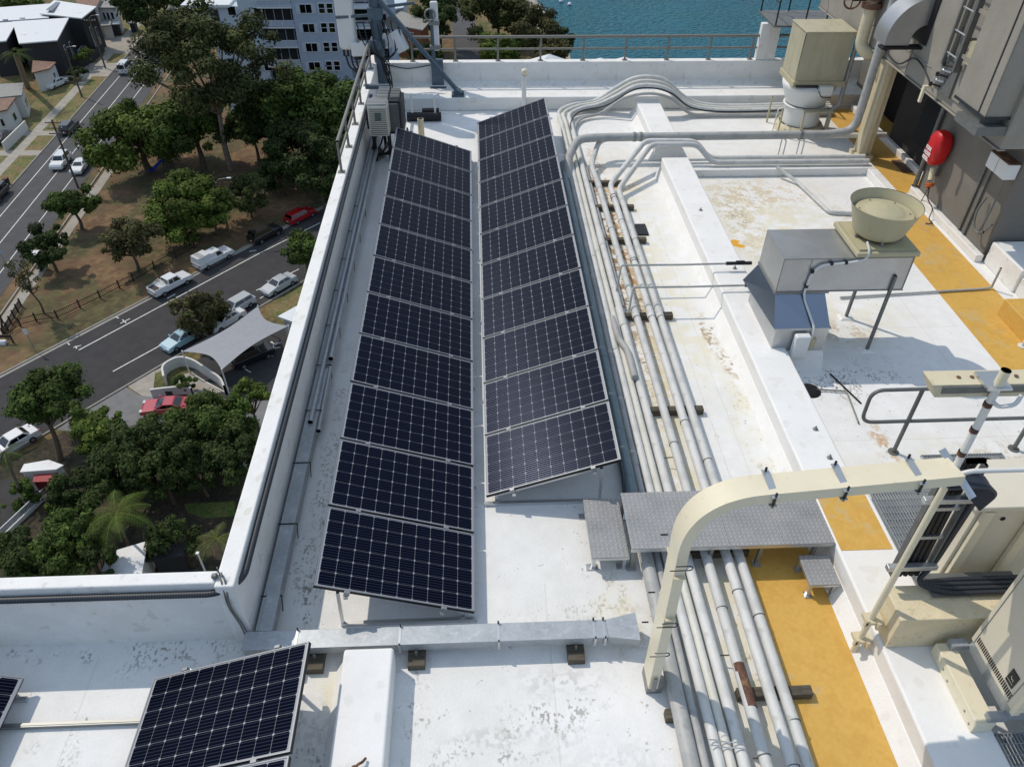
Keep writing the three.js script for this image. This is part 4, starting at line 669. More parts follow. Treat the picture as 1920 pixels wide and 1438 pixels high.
// steps at the right
tag(obj('plant_step', [RB(8.86, 12, 0, .42, -11.24, -10.3, .02), RB(8.9, 12, 0, .3, -10.298, -5, .02)], M.white), 'white raised step below the end of the tower', 'step');
tag(obj('plant_step', [RB(8.28, 8.64, 0, .3, -9.7, -8.9, .015)], M.yellow), 'small yellow painted step on the yellow path', 'step');
tag(obj('step_post', [tube([[8.22, 0.02, -8.85], [8.22, .5, -8.85]], .025, 10), cyl(8.22, 0, .02, -8.85, .07, 10)], M.whiteMetal), 'short white post beside the small yellow step', 'post');

// ---------------------------------------------------------------- tread plate bridge over the pipes
{
  const t = thing('tread_plate_bridge', 'grey tread plate bridge stepping over the white pipes', 'bridge', { pos: [2.66, 0, -5.42] });
  const P = [[-1.10, -.02], [-.02, .58], [.58, 1.135]];
  for (const [a, b] of P) obj('tread_plate', RB(a + .002, b - .002, .378, .39, -.40, .40, .004, 1), M.tread, t);
  obj('side_angle', [B(-1.10, 1.13, .33, .377, .385, .398), B(-1.10, 1.13, .33, .377, -.398, -.385)], M.alu, t);
  for (const [x, z] of [[-1.06, .36], [-.2, .36], [.35, .36], [.95, .36], [-1.06, -.36], [.95, -.36]]) { obj('leg', B(x - .02, x + .02, .02, .33, z - .02, z + .02), M.aluDull, t); obj('foot', B(x - .05, x + .05, .006, .02, z - .05, z + .05), M.alu, t); }
  obj('low_tread', RB(-1.52, -1.105, .235, .25, -.44, .40, .004, 1), M.tread, t);
  obj('low_frame', [B(-1.52, -1.105, .20, .234, .37, .398), B(-1.52, -1.50, .2, .234, -.44, .36)], M.alu, t);
  for (const [x, z] of [[-1.48, .34], [-1.14, .34], [-1.48, -.38]]) { obj('leg', B(x - .02, x + .02, .015, .2, z - .02, z + .02), M.alu, t); obj('foot', B(x - .08, x + .05, .001, .015, z - .04, z + .04), M.alu, t); }
}
{ const t = thing('tread_plate_step', 'small tread plate step stool against the near white beam', 'step', { pos: [3.57, .005, -4.80] });
  obj('tread', RB(-.15, .18, .2, .215, -.2, .19, .004, 1), M.tread, t); obj('rim', [B(-.15, .18, .17, .199, .17, .19), B(-.15, -.135, .17, .199, -.2, .169)], M.alu, t);
  for (const [x, z] of [[-.12, .16], [.14, .16], [-.12, -.17], [.14, -.17]]) { obj('leg', B(x - .018, x + .018, .012, .17, z - .018, z + .018), M.alu, t); obj('foot', B(x - .04, x + .04, .0, .012, z - .03, z + .05), M.alu, t); } }

// ---------------------------------------------------------------- cream cable duct arch
{
  const t = thing('cable_duct_arch', 'cream cable duct arching from the galvanised tray to the cabinets', 'cable duct', { pos: [1.56, 0, -3.80] });
  const w = .235, path = bend([[0, .12, .10], [0, 1.3, .08], [0, 2.66, .0], [2.12, 2.70, -.14]], .55, 40);
  obj('duct', bar(path, w, .09, V(-1, 0, 0)), M.cream, t);
  const strap = (x, y, z, vertical) => vertical ? [B(x - .079, x - .076, y - .03, y + .03, z - .145, z + .145)] : [B(x - .03, x + .03, y + .077, y + .081, z - .17, z + .17)];
  for (const x of [.62, 1.18, 1.78]) { const y = 2.66 + .04 * x / 2.12, z = -.14 * x / 2.12; obj('strap', [B(x - .03, x + .03, y + .047, y + .052, z - .145, z + .145), B(x - .03, x + .03, y - .05, y - .046, z - .145, z + .145)], M.alu, t); objs('strap_bolt', [cyl(x, y - .07, y + .09, z + .132, .010, 6), cyl(x, y - .07, y + .09, z - .132, .010, 6)], M.black, t); }
  for (const y of [2.02, 1.2, .72]) { obj('u_bolt', [plain(new THREE.TorusGeometry(.028, .005, 6, 14, Math.PI).rotateZ(-Math.PI / 2).translate(.05, y, .205)), tube([[-.1, y - .028, .205], [.05, y - .028, .205]], .005, 6), tube([[-.06, y + .028, .205], [.05, y + .028, .205]], .005, 6)], M.black, t); obj('u_bolt', tube([[-.12, y + .02, -.12], [-.06, y + .02, -.12]], .008, 6), M.black, t); }
  objs('joint_line', [B(-.047, .047, 1.86, 1.866, -.125, .20), B(-.047, .047, 1.3, 1.306, -.07, .228)], M.creamDark, t);
  obj('foot_bracket', [B(-.05, .1, .001, .119, -.02, .2), B(-.02, .02, .12, .34, .232, .24)], M.aluDull, t);
}
{ // pole with floodlight
  const t = thing('lamp_pole', 'white and beige pole with rusty collars carrying a long lamp', 'lamp pole', { pos: [3.70, 0, -3.97] });
  obj('pole', tube([[0, .005, 0], [0, 2.55, 0]], .029, 12), M.cream, t); obj('upper_pole', tube([[0, 2.55, 0], [-.03, 3.66, 0]], .029, 12), M.whiteMetal, t); obj('pole_top', [tube([[-.03, 3.58, 0], [-.031, 3.70, 0]], .036, 12)], M.cream, t); obj('bore', [tube([[-.031, 3.70, 0], [-.031, 3.703, 0]], .024, 12)], M.blackMatt, t);
  for (const y of [2.87, 3.12, 3.38]) obj('rusty_collar', tube([[-.01 - (y - 2.55) * .02, y - .02, 0], [-.01 - (y - 2.55) * .02, y + .02, 0]], .033, 12), M.rust, t);
  for (const y of [.24, .58]) obj('pole_clamp', [B(-.07, .10, y - .02, y + .02, -.06, .06), B(-.08, -.05, y - .05, y + .05, .03, .06), B(.03, .06, y - .06, y + .04, .055, .09)], M.creamDark, t);
  obj('hook', tube(bend([[-.02, 3.42, .0], [-.02, 3.43, .09], [.10, 3.45, .09], [.13, 3.52, .06]], .04), .016, 8), M.whiteMetal, t);
  obj('lamp_body', [hexa([[-.44, 3.44, -.14], [.55, 3.43, -.14], [.55, 3.43, .02 - .04], [-.44, 3.44, -.02]], [[-.48, 3.54, -.2], [.55, 3.53, -.2], [.55, 3.53, -.04], [-.48, 3.54, -.04]])], M.creamDark, t); obj('lamp_glass', [B(-.40, .55, 3.47, 3.53, -.035, -.022)], M.steelGrey, t); obj('lamp_bracket', [B(-.12, .06, 3.541, 3.56, -.16, .04)], M.alu, t);
  for (const x of [-.25, -.15, .18]) obj('rust_hole', cyl(x, 3.541, 3.545, -.12, .016, 8), M.rust, t);
}
pipe('white handrail tube leaving the end of the cream cable duct', [[3.78, 2.62, -3.98], [3.84, 2.66, -3.97], [6.5, 2.66, -3.97]], .02, M.whiteMetal, { R: .04, name: 'handrail' });
tag(obj('tray_end_bracket', [bar([V(3.64, 2.76, -4.12), V(3.80, 2.56, -3.78)], .07, .012, V(0, 1, 0))], M.alu), 'flat aluminium bracket across the end of the cream cable duct', 'bracket');
// looped handrail in the bay
{ const t = thing('loop_handrail', 'grey tubular handrail with a rounded loop end on the white deck', 'handrail', { pos: [5.30, 0, -6.72] });
  obj('loop', tube(bend([[2.6, .56, 0], [-.60, .55, 0], [-.62, 1.08, 0], [2.6, 1.10, 0]], .16, 8), .024, 10), M.steelGrey, t);
  for (const x of [0, 1.6]) { obj('post', tube([[x, .01, 0], [x, 1.08, 0]], .027, 10), M.steelGrey, t); obj('foot', cyl(x, 0, .012, 0, .07, 12), M.steelGrey, t); } }
// concrete plinth, cabinets, gratings
tag(obj('concrete_plinth', [RB(3.83, 5.2, .371, .84, -4.16, -3.78, .012, 2)], M.plinth), 'cream painted concrete plinth on the near white beam', 'plinth');
function grating(label, x0, x1, z0, z1, y) {
  const t = thing('floor_grating', label, 'grating', { pos: [(x0 + x1) / 2, y, (z0 + z1) / 2] }), w = (x1 - x0) / 2, l = (z1 - z0) / 2;
  obj('border', [B(-w, w, -.04, 0, -l, -l + .01), B(-w, w, -.04, 0, l - .01, l), B(-w, -w + .01, -.04, 0, -l, l), B(w - .01, w, -.04, 0, -l, l)], M.alu, t);
  const n = Math.round(2 * w / .034); for (let i = 1; i < n; i++) { const x = -w + i * 2 * w / n; obj('bearing_bar', B(x - .003, x + .003, -.038, -.001, -l + .01, l - .01), M.galv, t); }
  const m = Math.round(2 * l / .1); for (let i = 1; i < m; i++) { const z = -l + i * 2 * l / m; obj('cross_bar', B(-w + .01, w - .01, -.012, -.002, z - .003, z + .003), M.galv, t); }
  for (const [x, z] of [[-w + .05, -l + .05], [w - .05, -l + .05], [-w + .05, l - .05], [w - .05, l - .05]]) obj('leg', B(x - .02, x + .02, -y, -.041, z - .02, z + .02), M.aluDull, t);
}
grating('galvanised floor grating beside the yellow painted beam top', 4.48, 5.30, -6.1, -4.85, .38);
grating('galvanised floor grating under the black bag', 5.34, 6.35, -6.3, -4.95, .38);
grating('galvanised floor grating below the louvred cabinet', 4.50, 5.6, -2.95, -1.9, .32);
{ const t = thing('equipment_cabinet', 'tan equipment cabinet with cream corner posts behind the black cable ladder', 'cabinet', { pos: [5.1, 0, -4.55] });
  obj('body', RB(-.58, 1.2, .62, 1.72, -.32, .18, .012), M.cabinet, t); obj('roof', RB(-.66, 1.25, 1.722, 1.78, -.36, .24, .012), M.cabinet, t);
  for (const x of [-.5, -.02, .5]) obj('corner_post', RB(x - .05, x + .05, .38, 1.70, .185, .235, .01, 1), M.cream, t);
  for (const x of [-.3, .2]) obj('vent_hole', lathe([[0, .001], [.025, .001], [.025, .004], [0, .004]], 8).rotateX(Math.PI / 2).rotateZ(.5).translate(x, 1.55, .184), M.blackMatt, t);
  obj('base_frame', [B(-.58, -.5, 0, .615, .1, .18), B(1.0, 1.08, 0, .615, .1, .18), B(-.58, -.5, 0, .615, -.3, -.22), B(-.58, 1.2, .52, .61, .08, .18)], M.cream, t); }
{ const t = thing('cable_ladder', 'upright cable ladder with black cables bending round to the plinth', 'cable ladder', { pos: [4.02, 0, -4.24] });
  for (const x of [-.15, .17]) obj('side_rail', bar([V(x, .95, .03), V(x, 2.45, 0)], .025, .06, V(0, 0, 1)), M.steelGrey, t);
  for (let i = 0; i < 4; i++) obj('rung', B(-.15, .17, 1.08 + i * .4, 1.12 + i * .4, -.01, .03), M.alu, t);
  for (const y of [1.12, 2.08]) obj('channel', RB(-.26, .22, y - .03, y + .03, .04, .10, .006, 1), M.alu, t);
  obj('cable_bundle', [0, 1, 2, 3, 4].map(i => tube(bend([[-.11 + i * .055, .93, .02], [-.10 + i * .05, 2.45, -.04], [-.14 + i * .03, 2.66, .16]], .14, 6), .026, 8)), M.black, t);
  obj('cable_bend', [0, 1, 2, 3].map(i => tube(bend([[.20, 2.3, .02 + i * .02], [.22, 1.1, .03], [.05, .92, .12], [.35, .89 + i * .01, .22 - i * .045], [1.1, .89 + i * .01, .22 - i * .045]], .18, 7), .024, 8)), M.conduit, t);
  obj('hood', [bar(bend([[-.36, 2.55, .26], [-.02, 2.54, .24], [.12, 2.40, .2], [.13, 2.12, .12]], .12, 5), .2, .02, V(0, 1, 0))], M.darkBlue, t);
  obj('cover_plate', [hexa([[.2, .86, -.02], [1.1, .86, -.02], [1.1, .86, .24], [.2, .86, .24]], [[.2, .875, -.02], [1.1, .875, -.02], [1.1, .875, .24], [.2, .875, .24]])], M.steelGrey, t); }
{ const t = thing('equipment_cabinet', 'big pale cabinet with louvre slots and a black badge on a cream beam', 'cabinet', { pos: [5.0, 0, -3.3] });
  obj('body', RB(-.52, .9, .70, 2.3, -.36, .36, .015), M.cabinet, t); obj('plinth_sheet', RB(-.50, .9, .55, .698, -.35, .35, .006, 1), M.galv, t);
  obj('corner_post', [RB(-.535, -.47, .69, 2.3, .33, .375, .008, 1)], M.cream, t); obj('door_seam', [B(-.525, -.519, .72, 2.28, .26, .266), B(-.525, -.519, .72, 2.28, -.31, -.304)], M.aluDull, t);
  for (let i = 0; i < 26; i++) obj('louvre_slot', B(-.5235, -.519, .76, .83, -.29 + i * .0215, -.279 + i * .0215), M.fence, t);
  obj('badge', RB(-.528, -.5195, .86, 1.03, .12, .22, .004, 1), M.black, t);
  obj('badge_mark', [bar(bend([[-.529, .93, .195], [-.529, .955, .185], [-.529, .935, .17], [-.529, .965, .155]], .01), .006, .002, V(1, 0, 0)), B(-.5295, -.5285, .90, .905, .13, .21)], M.alu, t);
  objs('bearer', [RB(-.76, -.58, .372, .53, -.42, .36, .008, 1), B(.5, .7, .0, .53, -.42, .36)], M.cream, t);
  objs('lifting_lug', [B(-.66, -.50, .531, .60, -.42, -.34), B(-.66, -.50, .531, .60, .28, .35)], M.galv, t);
  for (const [z, y] of [[-.2, .45], [-.1, .42], [.2, .45], [.3, .42]]) obj('bolt', B(-.764, -.76, y - .01, y + .01, z - .01, z + .01), M.aluDull, t); }
tag(obj('tool_bag', (() => { const g = new THREE.SphereGeometry(1, 24, 16), p = g.attributes.position; for (let i = 0; i < p.count; i++) { let x = p.getX(i), y = p.getY(i), z = p.getZ(i); const q = v => Math.sign(v) * Math.pow(Math.abs(v), .55); x = q(x) * .2 + .02 * Math.sin(y * 5); z = q(z) * .18; y = q(y) * .2 + .02 * Math.sin(x * 22); p.setXYZ(i, x, y, z); } g.computeVertexNormals(); const a = plain(g), b = a.clone().scale(.75, .7, .8).translate(.28, -.06, .04); return [a.translate(5.70, .585, -5.72), b.translate(5.70, .585, -5.72), tube(spline([[5.55, .6, -5.65], [5.48, .62, -5.6], [5.5, .5, -5.55]], 10), .01, 6)]; })(), M.blackMatt), 'slumped black tool bag on the floor grating', 'bag');
// ================================================================ the streets below
struct('ground', B(-700, 700, GY - .5, GY, -1100, 300), M.land);
const lay = (n) => GY + .004 * n;
const sheet = (name, poly, mat, n, kind = 'structure') => struct(name, prism(poly, lay(n) - .003, lay(n)), mat, kind);
const P2 = (...px) => px.map(([x, y]) => { const p = gnd(x, y); return [p.x, p.z]; });
// water and beach
{ const a = gnd(1075, 128), b = gnd(1058, 62), c = gnd(1022, 22), d = gnd(1000, -10);
  struct('water', prism([[26, -40], [a.x, a.z], [b.x, b.z], [c.x, c.z], [d.x, d.z], [-10, -420], [-60, -1000], [690, -1000], [690, 200], [60, 200]], GY + .02, GY + .05), M.water);
  sheet('beach', [[19, -40], [26.5, -40], [a.x + 1, a.z], [b.x + 1.5, b.z], [c.x + 3, c.z], [d.x + 3, d.z], [-8, -420], [-22, -420], [2, -230], [b.x - 7, b.z]], M.path, 2); }
// road A runs almost straight away, road B crosses in front of the park
const axA = z => -70.4 + .0504 * (z + 110.8);
const stripA = (o0, o1, z0, z1) => [[axA(z0) + o0, z0], [axA(z1) + o0, z1], [axA(z1) + o1, z1], [axA(z0) + o1, z0]];
const dB = V(.616, 0, -.788), nB = V(.788, 0, .616);
const PB = (s, n, h = 0) => V(s * dB.x + n * nB.x, GY + h, s * dB.z + n * nB.z);
const sOf = p => p.x * dB.x + p.z * dB.z, nOf = p => p.x * nB.x + p.z * nB.z;
const stripB = (n0, n1, s0, s1) => [PB(s0, n0), PB(s1, n0), PB(s1, n1), PB(s0, n1)].map(p => [p.x, p.z]);
sheet('park_ground', [[-62, -58], ...P2([5, 705], [127, 632], [285, 552], [365, 507], [480, 455], [640, 380]), [-8, -104], [-12, -150], [-58, -170], [-66, -150], [-60.5, -100]], M.park, 3);
sheet('road', stripA(0, 10.3, -40, -420), M.asphalt, 8);
sheet('road', stripB(-80.7, -68.4, -15, 135), M.asphaltB, 7);
const kerb = (label, pts) => tag(obj('kerb', bar(pts, .18, .16, V(0, 1, 0)), M.kerb), label, 'kerb');
kerb('grey kerb along the park side of the wide street', [V(axA(-40) + 10.4, GY + .06, -70), V(axA(-420) + 10.4, GY + .06, -420)]);
kerb('grey kerb along the house side of the wide street', [V(axA(-40) - .1, GY + .06, -40), V(axA(-420) - .1, GY + .06, -420)]);
kerb('grey kerb along the park side of the cross street', [PB(0, -80.8, .06), PB(135, -80.8, .06)]);
kerb('grey kerb along the building side of the cross street', [PB(12, -68.3, .06), PB(135, -68.3, .06)]);
struct('gutter', [prism(stripB(-80.69, -80.3, 0, 135), lay(8) - .002, lay(8))], M.kerb);
const mark = (a, b, w, n = 12) => { const p = gnd(...a), q = gnd(...b), d = q.clone().sub(p).normalize(), s = V(-d.z, 0, d.x).multiplyScalar(w / 2); return prism([[p.x + s.x, p.z + s.z], [q.x + s.x, q.z + s.z], [q.x - s.x, q.z - s.z], [p.x - s.x, p.z - s.z]], lay(n) - .002, lay(n)); };
struct('road_marking', [prism(stripA(2.0, 2.12, -60, -400), lay(11) - .002, lay(11)), prism(stripA(5.0, 5.12, -60, -400), lay(11) - .002, lay(11)), prism(stripA(8.05, 8.17, -60, -190), lay(11) - .002, lay(11))], M.paint);
struct('road_marking', [mark([147, 657], [479, 479], .13), mark([479, 479], [600, 418], .13), mark([211, 697], [315, 640], .13), mark([480, 545], [560, 505], .13),
  mark([137, 652], [151, 648], .12), mark([141, 649], [143, 654], .12), mark([126, 644], [130, 647], .12), mark([225, 607], [243, 598], .12), mark([229, 600], [236, 606], .12), mark([217, 595], [222, 597], .12), mark([313, 560], [328, 552], .12), mark([487, 560], [500, 552], .12), mark([467, 472], [480, 470], .12)], M.paint);
// verges, paths and yards on the far side of the wide street
sheet('verge', stripA(-3.2, -.2, -60, -420), M.verge, 3);
sheet('footpath', stripA(-4.9, -3.2, -60, -420), M.path, 4);
sheet('front_yards', stripA(-9.5, -4.9, -60, -420), M.verge, 3);
for (const [z0, z1] of [[-104, -110], [-129, -131], [-158, -166], [-172, -184], [-121, -123]]) sheet('driveway', stripA(-9, -.15, z0, z1), M.path, 5);
sheet('footpath', stripA(12.2, 13.6, -70, -116), M.path, 4);
sheet('footpath', P2([235, 722], [345, 668], [352, 676], [290, 700], [285, 745], [265, 742]), M.path, 4);
sheet('verge', P2([240, 728], [330, 676], [350, 680], [260, 735]), M.verge, 3);
sheet('driveway', P2([235, 726], [262, 742], [330, 748], [520, 745], [520, 800], [300, 800], [160, 812], [105, 806], [165, 765]), M.drive, 5);
sheet('car_park', P2([350, 690], [440, 622], [575, 610], [560, 740], [440, 760]), M.asphaltB, 6);
sheet('verge', P2([495, 580], [575, 530], [620, 540], [540, 610]), M.verge, 4);
struct('road_marking', [mark([432, 677], [470, 699], .1), mark([474, 650], [511, 669], .1), mark([365, 705], [420, 735], .1)], M.paint);
{ // wheelchair symbol on the bay
  const c = gnd(520, 648); struct('wheelchair_marking', [plain(new THREE.RingGeometry(.42, .54, 18, 1, .2, 4.6).rotateX(-Math.PI / 2)), boxUV(new THREE.PlaneGeometry(.12, .7).rotateX(-Math.PI / 2).translate(-.1, 0, -.5)), boxUV(new THREE.PlaneGeometry(.5, .12).rotateX(-Math.PI / 2).translate(.1, 0, -.3)), plain(new THREE.CircleGeometry(.13, 12).rotateX(-Math.PI / 2).translate(-.1, 0, -1.0))].map(g => g.rotateY(.8).translate(c.x, lay(12), c.z)), M.paint); }
sheet('garden_bed', [[-45, -52], [-38, -60], [-22, -66], [-14, -60], [-14, -20], [-60, -20], [-52, -42]], M.garden, 2);
sheet('driveway', P2([0, 900], [0, 1000], [50, 960], [95, 925], [60, 900]), M.asphaltB, 5);
sheet('lawn', P2([345, 945], [440, 940], [440, 968], [380, 972], [350, 960]), M.lawn, 4);
sheet('footpath', P2([850, 60], [845, 120], [872, 130], [868, 60]), M.park, 4);
sheet('foreshore_path', [...P2([845, -20], [848, 60], [862, 130], [905, 130], [892, 60], [886, -20])], M.asphalt, 5);
sheet('bare_strip', P2([828, 0], [832, 130], [862, 130], [846, -10]), M.park, 4);

// ---------------------------------------------------------------- cars
const car0 = {};
function carGeo(type) {
  const S = { sedan: { L: 4.6, W: 1.78, body: [[-2.3, .35], [-2.3, .75], [-2.18, .95], [-1.5, .98], [.95, .95], [2.1, .78], [2.28, .62], [2.3, .35]], cab: [-1.6, -1.0, .25, 1.05, 1.43] }, wagon: { L: 4.6, W: 1.8, body: [[-2.3, .35], [-2.3, .95], [-1.5, 1.0], [.9, .97], [2.1, .82], [2.28, .64], [2.3, .35]], cab: [-2.2, -1.95, .3, 1.1, 1.52] }, suv: { L: 4.7, W: 1.9, body: [[-2.35, .4], [-2.35, 1.05], [.95, 1.08], [2.15, .98], [2.33, .75], [2.35, .4]], cab: [-2.25, -2.0, .35, 1.05, 1.75] }, van: { L: 4.9, W: 1.9, body: [[-2.45, .35], [-2.45, 1.1], [1.6, 1.1], [2.3, .95], [2.43, .7], [2.45, .35]], cab: [-2.42, -2.3, .95, 1.75, 2.05] }, ute: { L: 5.3, W: 1.85, body: [[-2.65, .5], [-2.65, 1.08], [-.75, 1.1], [1.2, 1.08], [2.45, .98], [2.63, .75], [2.65, .5]], cab: [-.75, -.6, .75, 1.3, 1.75] }, coupe: { L: 4.7, W: 1.9, body: [[-2.35, .35], [-2.35, .85], [-1.7, .92], [.8, .88], [2.1, .74], [2.33, .58], [2.35, .35]], cab: [-1.75, -.85, .0, .95, 1.33] } };
  return S[type];
}
function car(type, mat, px, py, dir, label, o = {}) {
  const s = carGeo(type), p = o.at || gnd(px, py), t = thing(o.name || (type === 'ute' ? 'pickup_truck' : type === 'van' ? 'van' : 'parked_car'), label, type === 'van' ? 'van' : type === 'ute' ? 'pickup truck' : 'car', { pos: [p.x, lay(9) + .01, p.z], ry: Math.atan2(-dir[1], dir[0]) });
  const W2 = s.W / 2, sh = new THREE.Shape(s.body.map(q => new THREE.Vector2(q[0], q[1])));
  const body = plain(new THREE.ExtrudeGeometry(sh, { depth: s.W - .16, bevelEnabled: true, bevelThickness: .08, bevelSize: .06, bevelSegments: 2 }).translate(0, 0, -W2 + .08));
  const [r0, r1, f1, f0, top] = s.cab, belt = .96, cw = W2 - .06, tw = W2 - .26;
  if (type === 'ute' && !o.canopy) { obj('body', [body, B(-2.6, -.8, 1.1, 1.28, W2 - .12, W2 - .04), B(-2.6, -.8, 1.1, 1.28, -W2 + .04, -W2 + .12), B(-2.66, -2.58, 1.1, 1.28, -W2 + .04, W2 - .04)], mat, t); obj('tray_liner', B(-2.57, -.82, 1.135, 1.15, -W2 + .13, W2 - .13), M.black, t); obj('sports_bar', [tube(bend([[-.95, 1.2, -W2 + .1], [-1.05, 1.72, -W2 + .25], [-1.05, 1.72, W2 - .25], [-.95, 1.2, W2 - .1]], .12), .04, 8), tube([[-1.05, 1.7, -W2 + .3], [-1.9, 1.27, -W2 + .1]], .035, 8), tube([[-1.05, 1.7, W2 - .3], [-1.9, 1.27, W2 - .1]], .035, 8)], M.alu, t); }
  else obj('body', body, mat, t);
  if (o.canopy) { obj('canopy', hexa([[-2.68, 1.05, W2 - .02], [-.72, 1.05, W2 - .02], [-.72, 1.05, -W2 + .02], [-2.68, 1.05, -W2 + .02]], [[-2.6, 1.95, W2 - .18], [-.74, 1.95, W2 - .18], [-.74, 1.95, -W2 + .18], [-2.6, 1.95, -W2 + .18]]), M.carWhite, t); obj('roof_rack', [B(-2.3, -1.6, 1.96, 2.02, -.6, .6)], M.alu, t); }
  obj('cabin', hexa([[r0, belt, cw], [f0, belt, cw], [f0, belt, -cw], [r0, belt, -cw]], [[r1, top, tw], [f1, top, tw], [f1, top, -tw], [r1, top, -tw]]), mat, t);
  const lerp = (a, b, k) => a + (b - a) * k, win = (a, b, c, d) => hexa([a, b, [b[0] + .0, b[1], b[2]], a], [d, c, c, d]);
  const q = (k, x, sgn) => { const z = lerp(cw, tw, k); return [x, lerp(belt, top, k), sgn * (z + .012)]; }, off = .02;
  const quad = (a, b, c, d) => faces([[a, b, c, d]]);
  const wx = (k) => lerp(f0, f1, k) + off, rx = (k) => lerp(r0, r1, k) - off;
  obj('windscreen', quad([wx(.12), lerp(belt, top, .12), lerp(cw, tw, .12) - .1], [wx(.12), lerp(belt, top, .12), -lerp(cw, tw, .12) + .1], [wx(.9), lerp(belt, top, .9), -lerp(cw, tw, .9) + .1], [wx(.9), lerp(belt, top, .9), lerp(cw, tw, .9) - .1]), M.glassDark, t);
  obj('rear_window', quad([rx(.2), lerp(belt, top, .2), lerp(cw, tw, .2) - .1], [rx(.2), lerp(belt, top, .2), -lerp(cw, tw, .2) + .1], [rx(.88), lerp(belt, top, .88), -lerp(cw, tw, .88) + .1], [rx(.88), lerp(belt, top, .88), lerp(cw, tw, .88) - .1]), M.glassDark, t);
  for (const sg of [1, -1]) {
    const xr = k => lerp(r0, r1, k) + .18, xf = k => lerp(f0, f1, k) - .16, xm = (r1 + f1) / 2;
    obj('side_window', quad(q(.14, xm + .04, sg), q(.14, xf(.14), sg), q(.86, xf(.86), sg), q(.86, xm + .04, sg)), M.glassDark, t);
    if (!o.canopy) obj('side_window', quad(q(.14, xr(.14), sg), q(.14, xm - .04, sg), q(.86, xm - .04, sg), q(.86, xr(.86), sg)), M.glassDark, t);
    obj('door_mirror', B(f0 - .35, f0 - .18, belt + .05, belt + .2, sg * (W2 - .02), sg * (W2 + .16)), mat, t);
    obj('headlight', B(s.L / 2 - .2, s.L / 2 + .045, .62, .76, sg * (W2 - .45), sg * (W2 - .04)), M.lampGlass, t);
    obj('tail_light', B(-s.L / 2 - .066, -s.L / 2 + .1, .72, .95, sg * (W2 - .3), sg * (W2 - .01)), M.tail, t);
    for (const wxp of [s.L * .31, -s.L * .3]) { const w = obj('wheel', plain(new THREE.CylinderGeometry(.33, .33, .22, 20).rotateX(Math.PI / 2).translate(wxp, .33, sg * (W2 - .08))), M.tyre, t); obj('rim', plain(new THREE.CylinderGeometry(.2, .2, .02, 14).rotateX(Math.PI / 2).translate(wxp, .33, sg * (W2 + .035))), M.rim, w); }
  }
  obj('number_plate', [B(-s.L / 2 - .068, -s.L / 2 - .06, .55, .67, -.2, .2), B(s.L / 2 + .06, s.L / 2 + .068, .42, .52, -.2, .2)], M.print, t);
  obj('bumper', [B(-s.L / 2 - .065, -s.L / 2 + .05, .36, .5, -W2 + .1, W2 - .1), B(s.L / 2 - .05, s.L / 2 + .062, .36, .42, -W2 + .1, W2 - .1)], M.charcoal, t);
  return t;
}
const aF = [-.05, -1], aT = [.05, 1], bF = [.616, -.788], bT = [-.616, .788];
car('van', M.carWhite, 236, 134, aF, 'white van driving along the wide street beside the verge');
car('sedan', M.carWhite, 266, 139, aT, 'white car half hidden by the tall gum tree');
car('suv', M.carNavy, 131, 246, aF, 'dark pickup style car behind the power pole on the wide street');
car('suv', M.carWhite, 116, 310, aT, 'white off-road wagon parked beside the power pole foot');
car('sedan', M.carWhite, 152, 318, aT, 'white sedan parked under the edge of the big fig tree');
car('sedan', M.carWhite, 107, 162, [-.35, .94], 'white sedan parked on the grass in front of the rusty roofed house');
car('sedan', M.carNavy, 4, 265, [-.1, 1], 'dark car behind the pale yard wall');
car('ute', M.carWhite, 168, 100, [.3, -1], 'white pickup behind the clipped hedges of the dark town house');
car('suv', M.carBlack, -4, 372, aT, 'black car at the kerb beyond the wide street');
car('ute', M.carWhite, 322, 541, bF, 'white dual cab pickup with open tray and sports bar');
car('ute', M.carWhite, 402, 492, bF, 'white pickup with a boxy canopy beside the worker', { canopy: true });
car('suv', M.carBlack, 498, 446, bF, 'black car parked in front of the red hatchback');
car('wagon', M.carRed, 564, 411, bF, 'bright red hatchback parked at the park kerb');
car('sedan', M.carSilver, 524, 541, bT, 'silver sedan parked under the leafy street tree near the shade sail');
car('wagon', M.carSilver, 444, 582, bT, 'pale silver wagon parked behind the shade sail');
car('sedan', M.carBlue, 343, 643, bT, 'light blue sedan parked beside the grey shade sail');
car('suv', M.carBlack, 474, 675, [.8, -.6], 'black car parked under the grey shade sail');
car('coupe', M.carPink, 314, 770, [-1, .06], 'crimson red coupe on the grey driveway');
car('sedan', M.carWhite, 28, 838, bT, 'white car under the spreading street tree by the cross street');
car('sedan', M.carWhite, 425, 607, bT, 'white car mostly hidden under the street tree behind the sail');

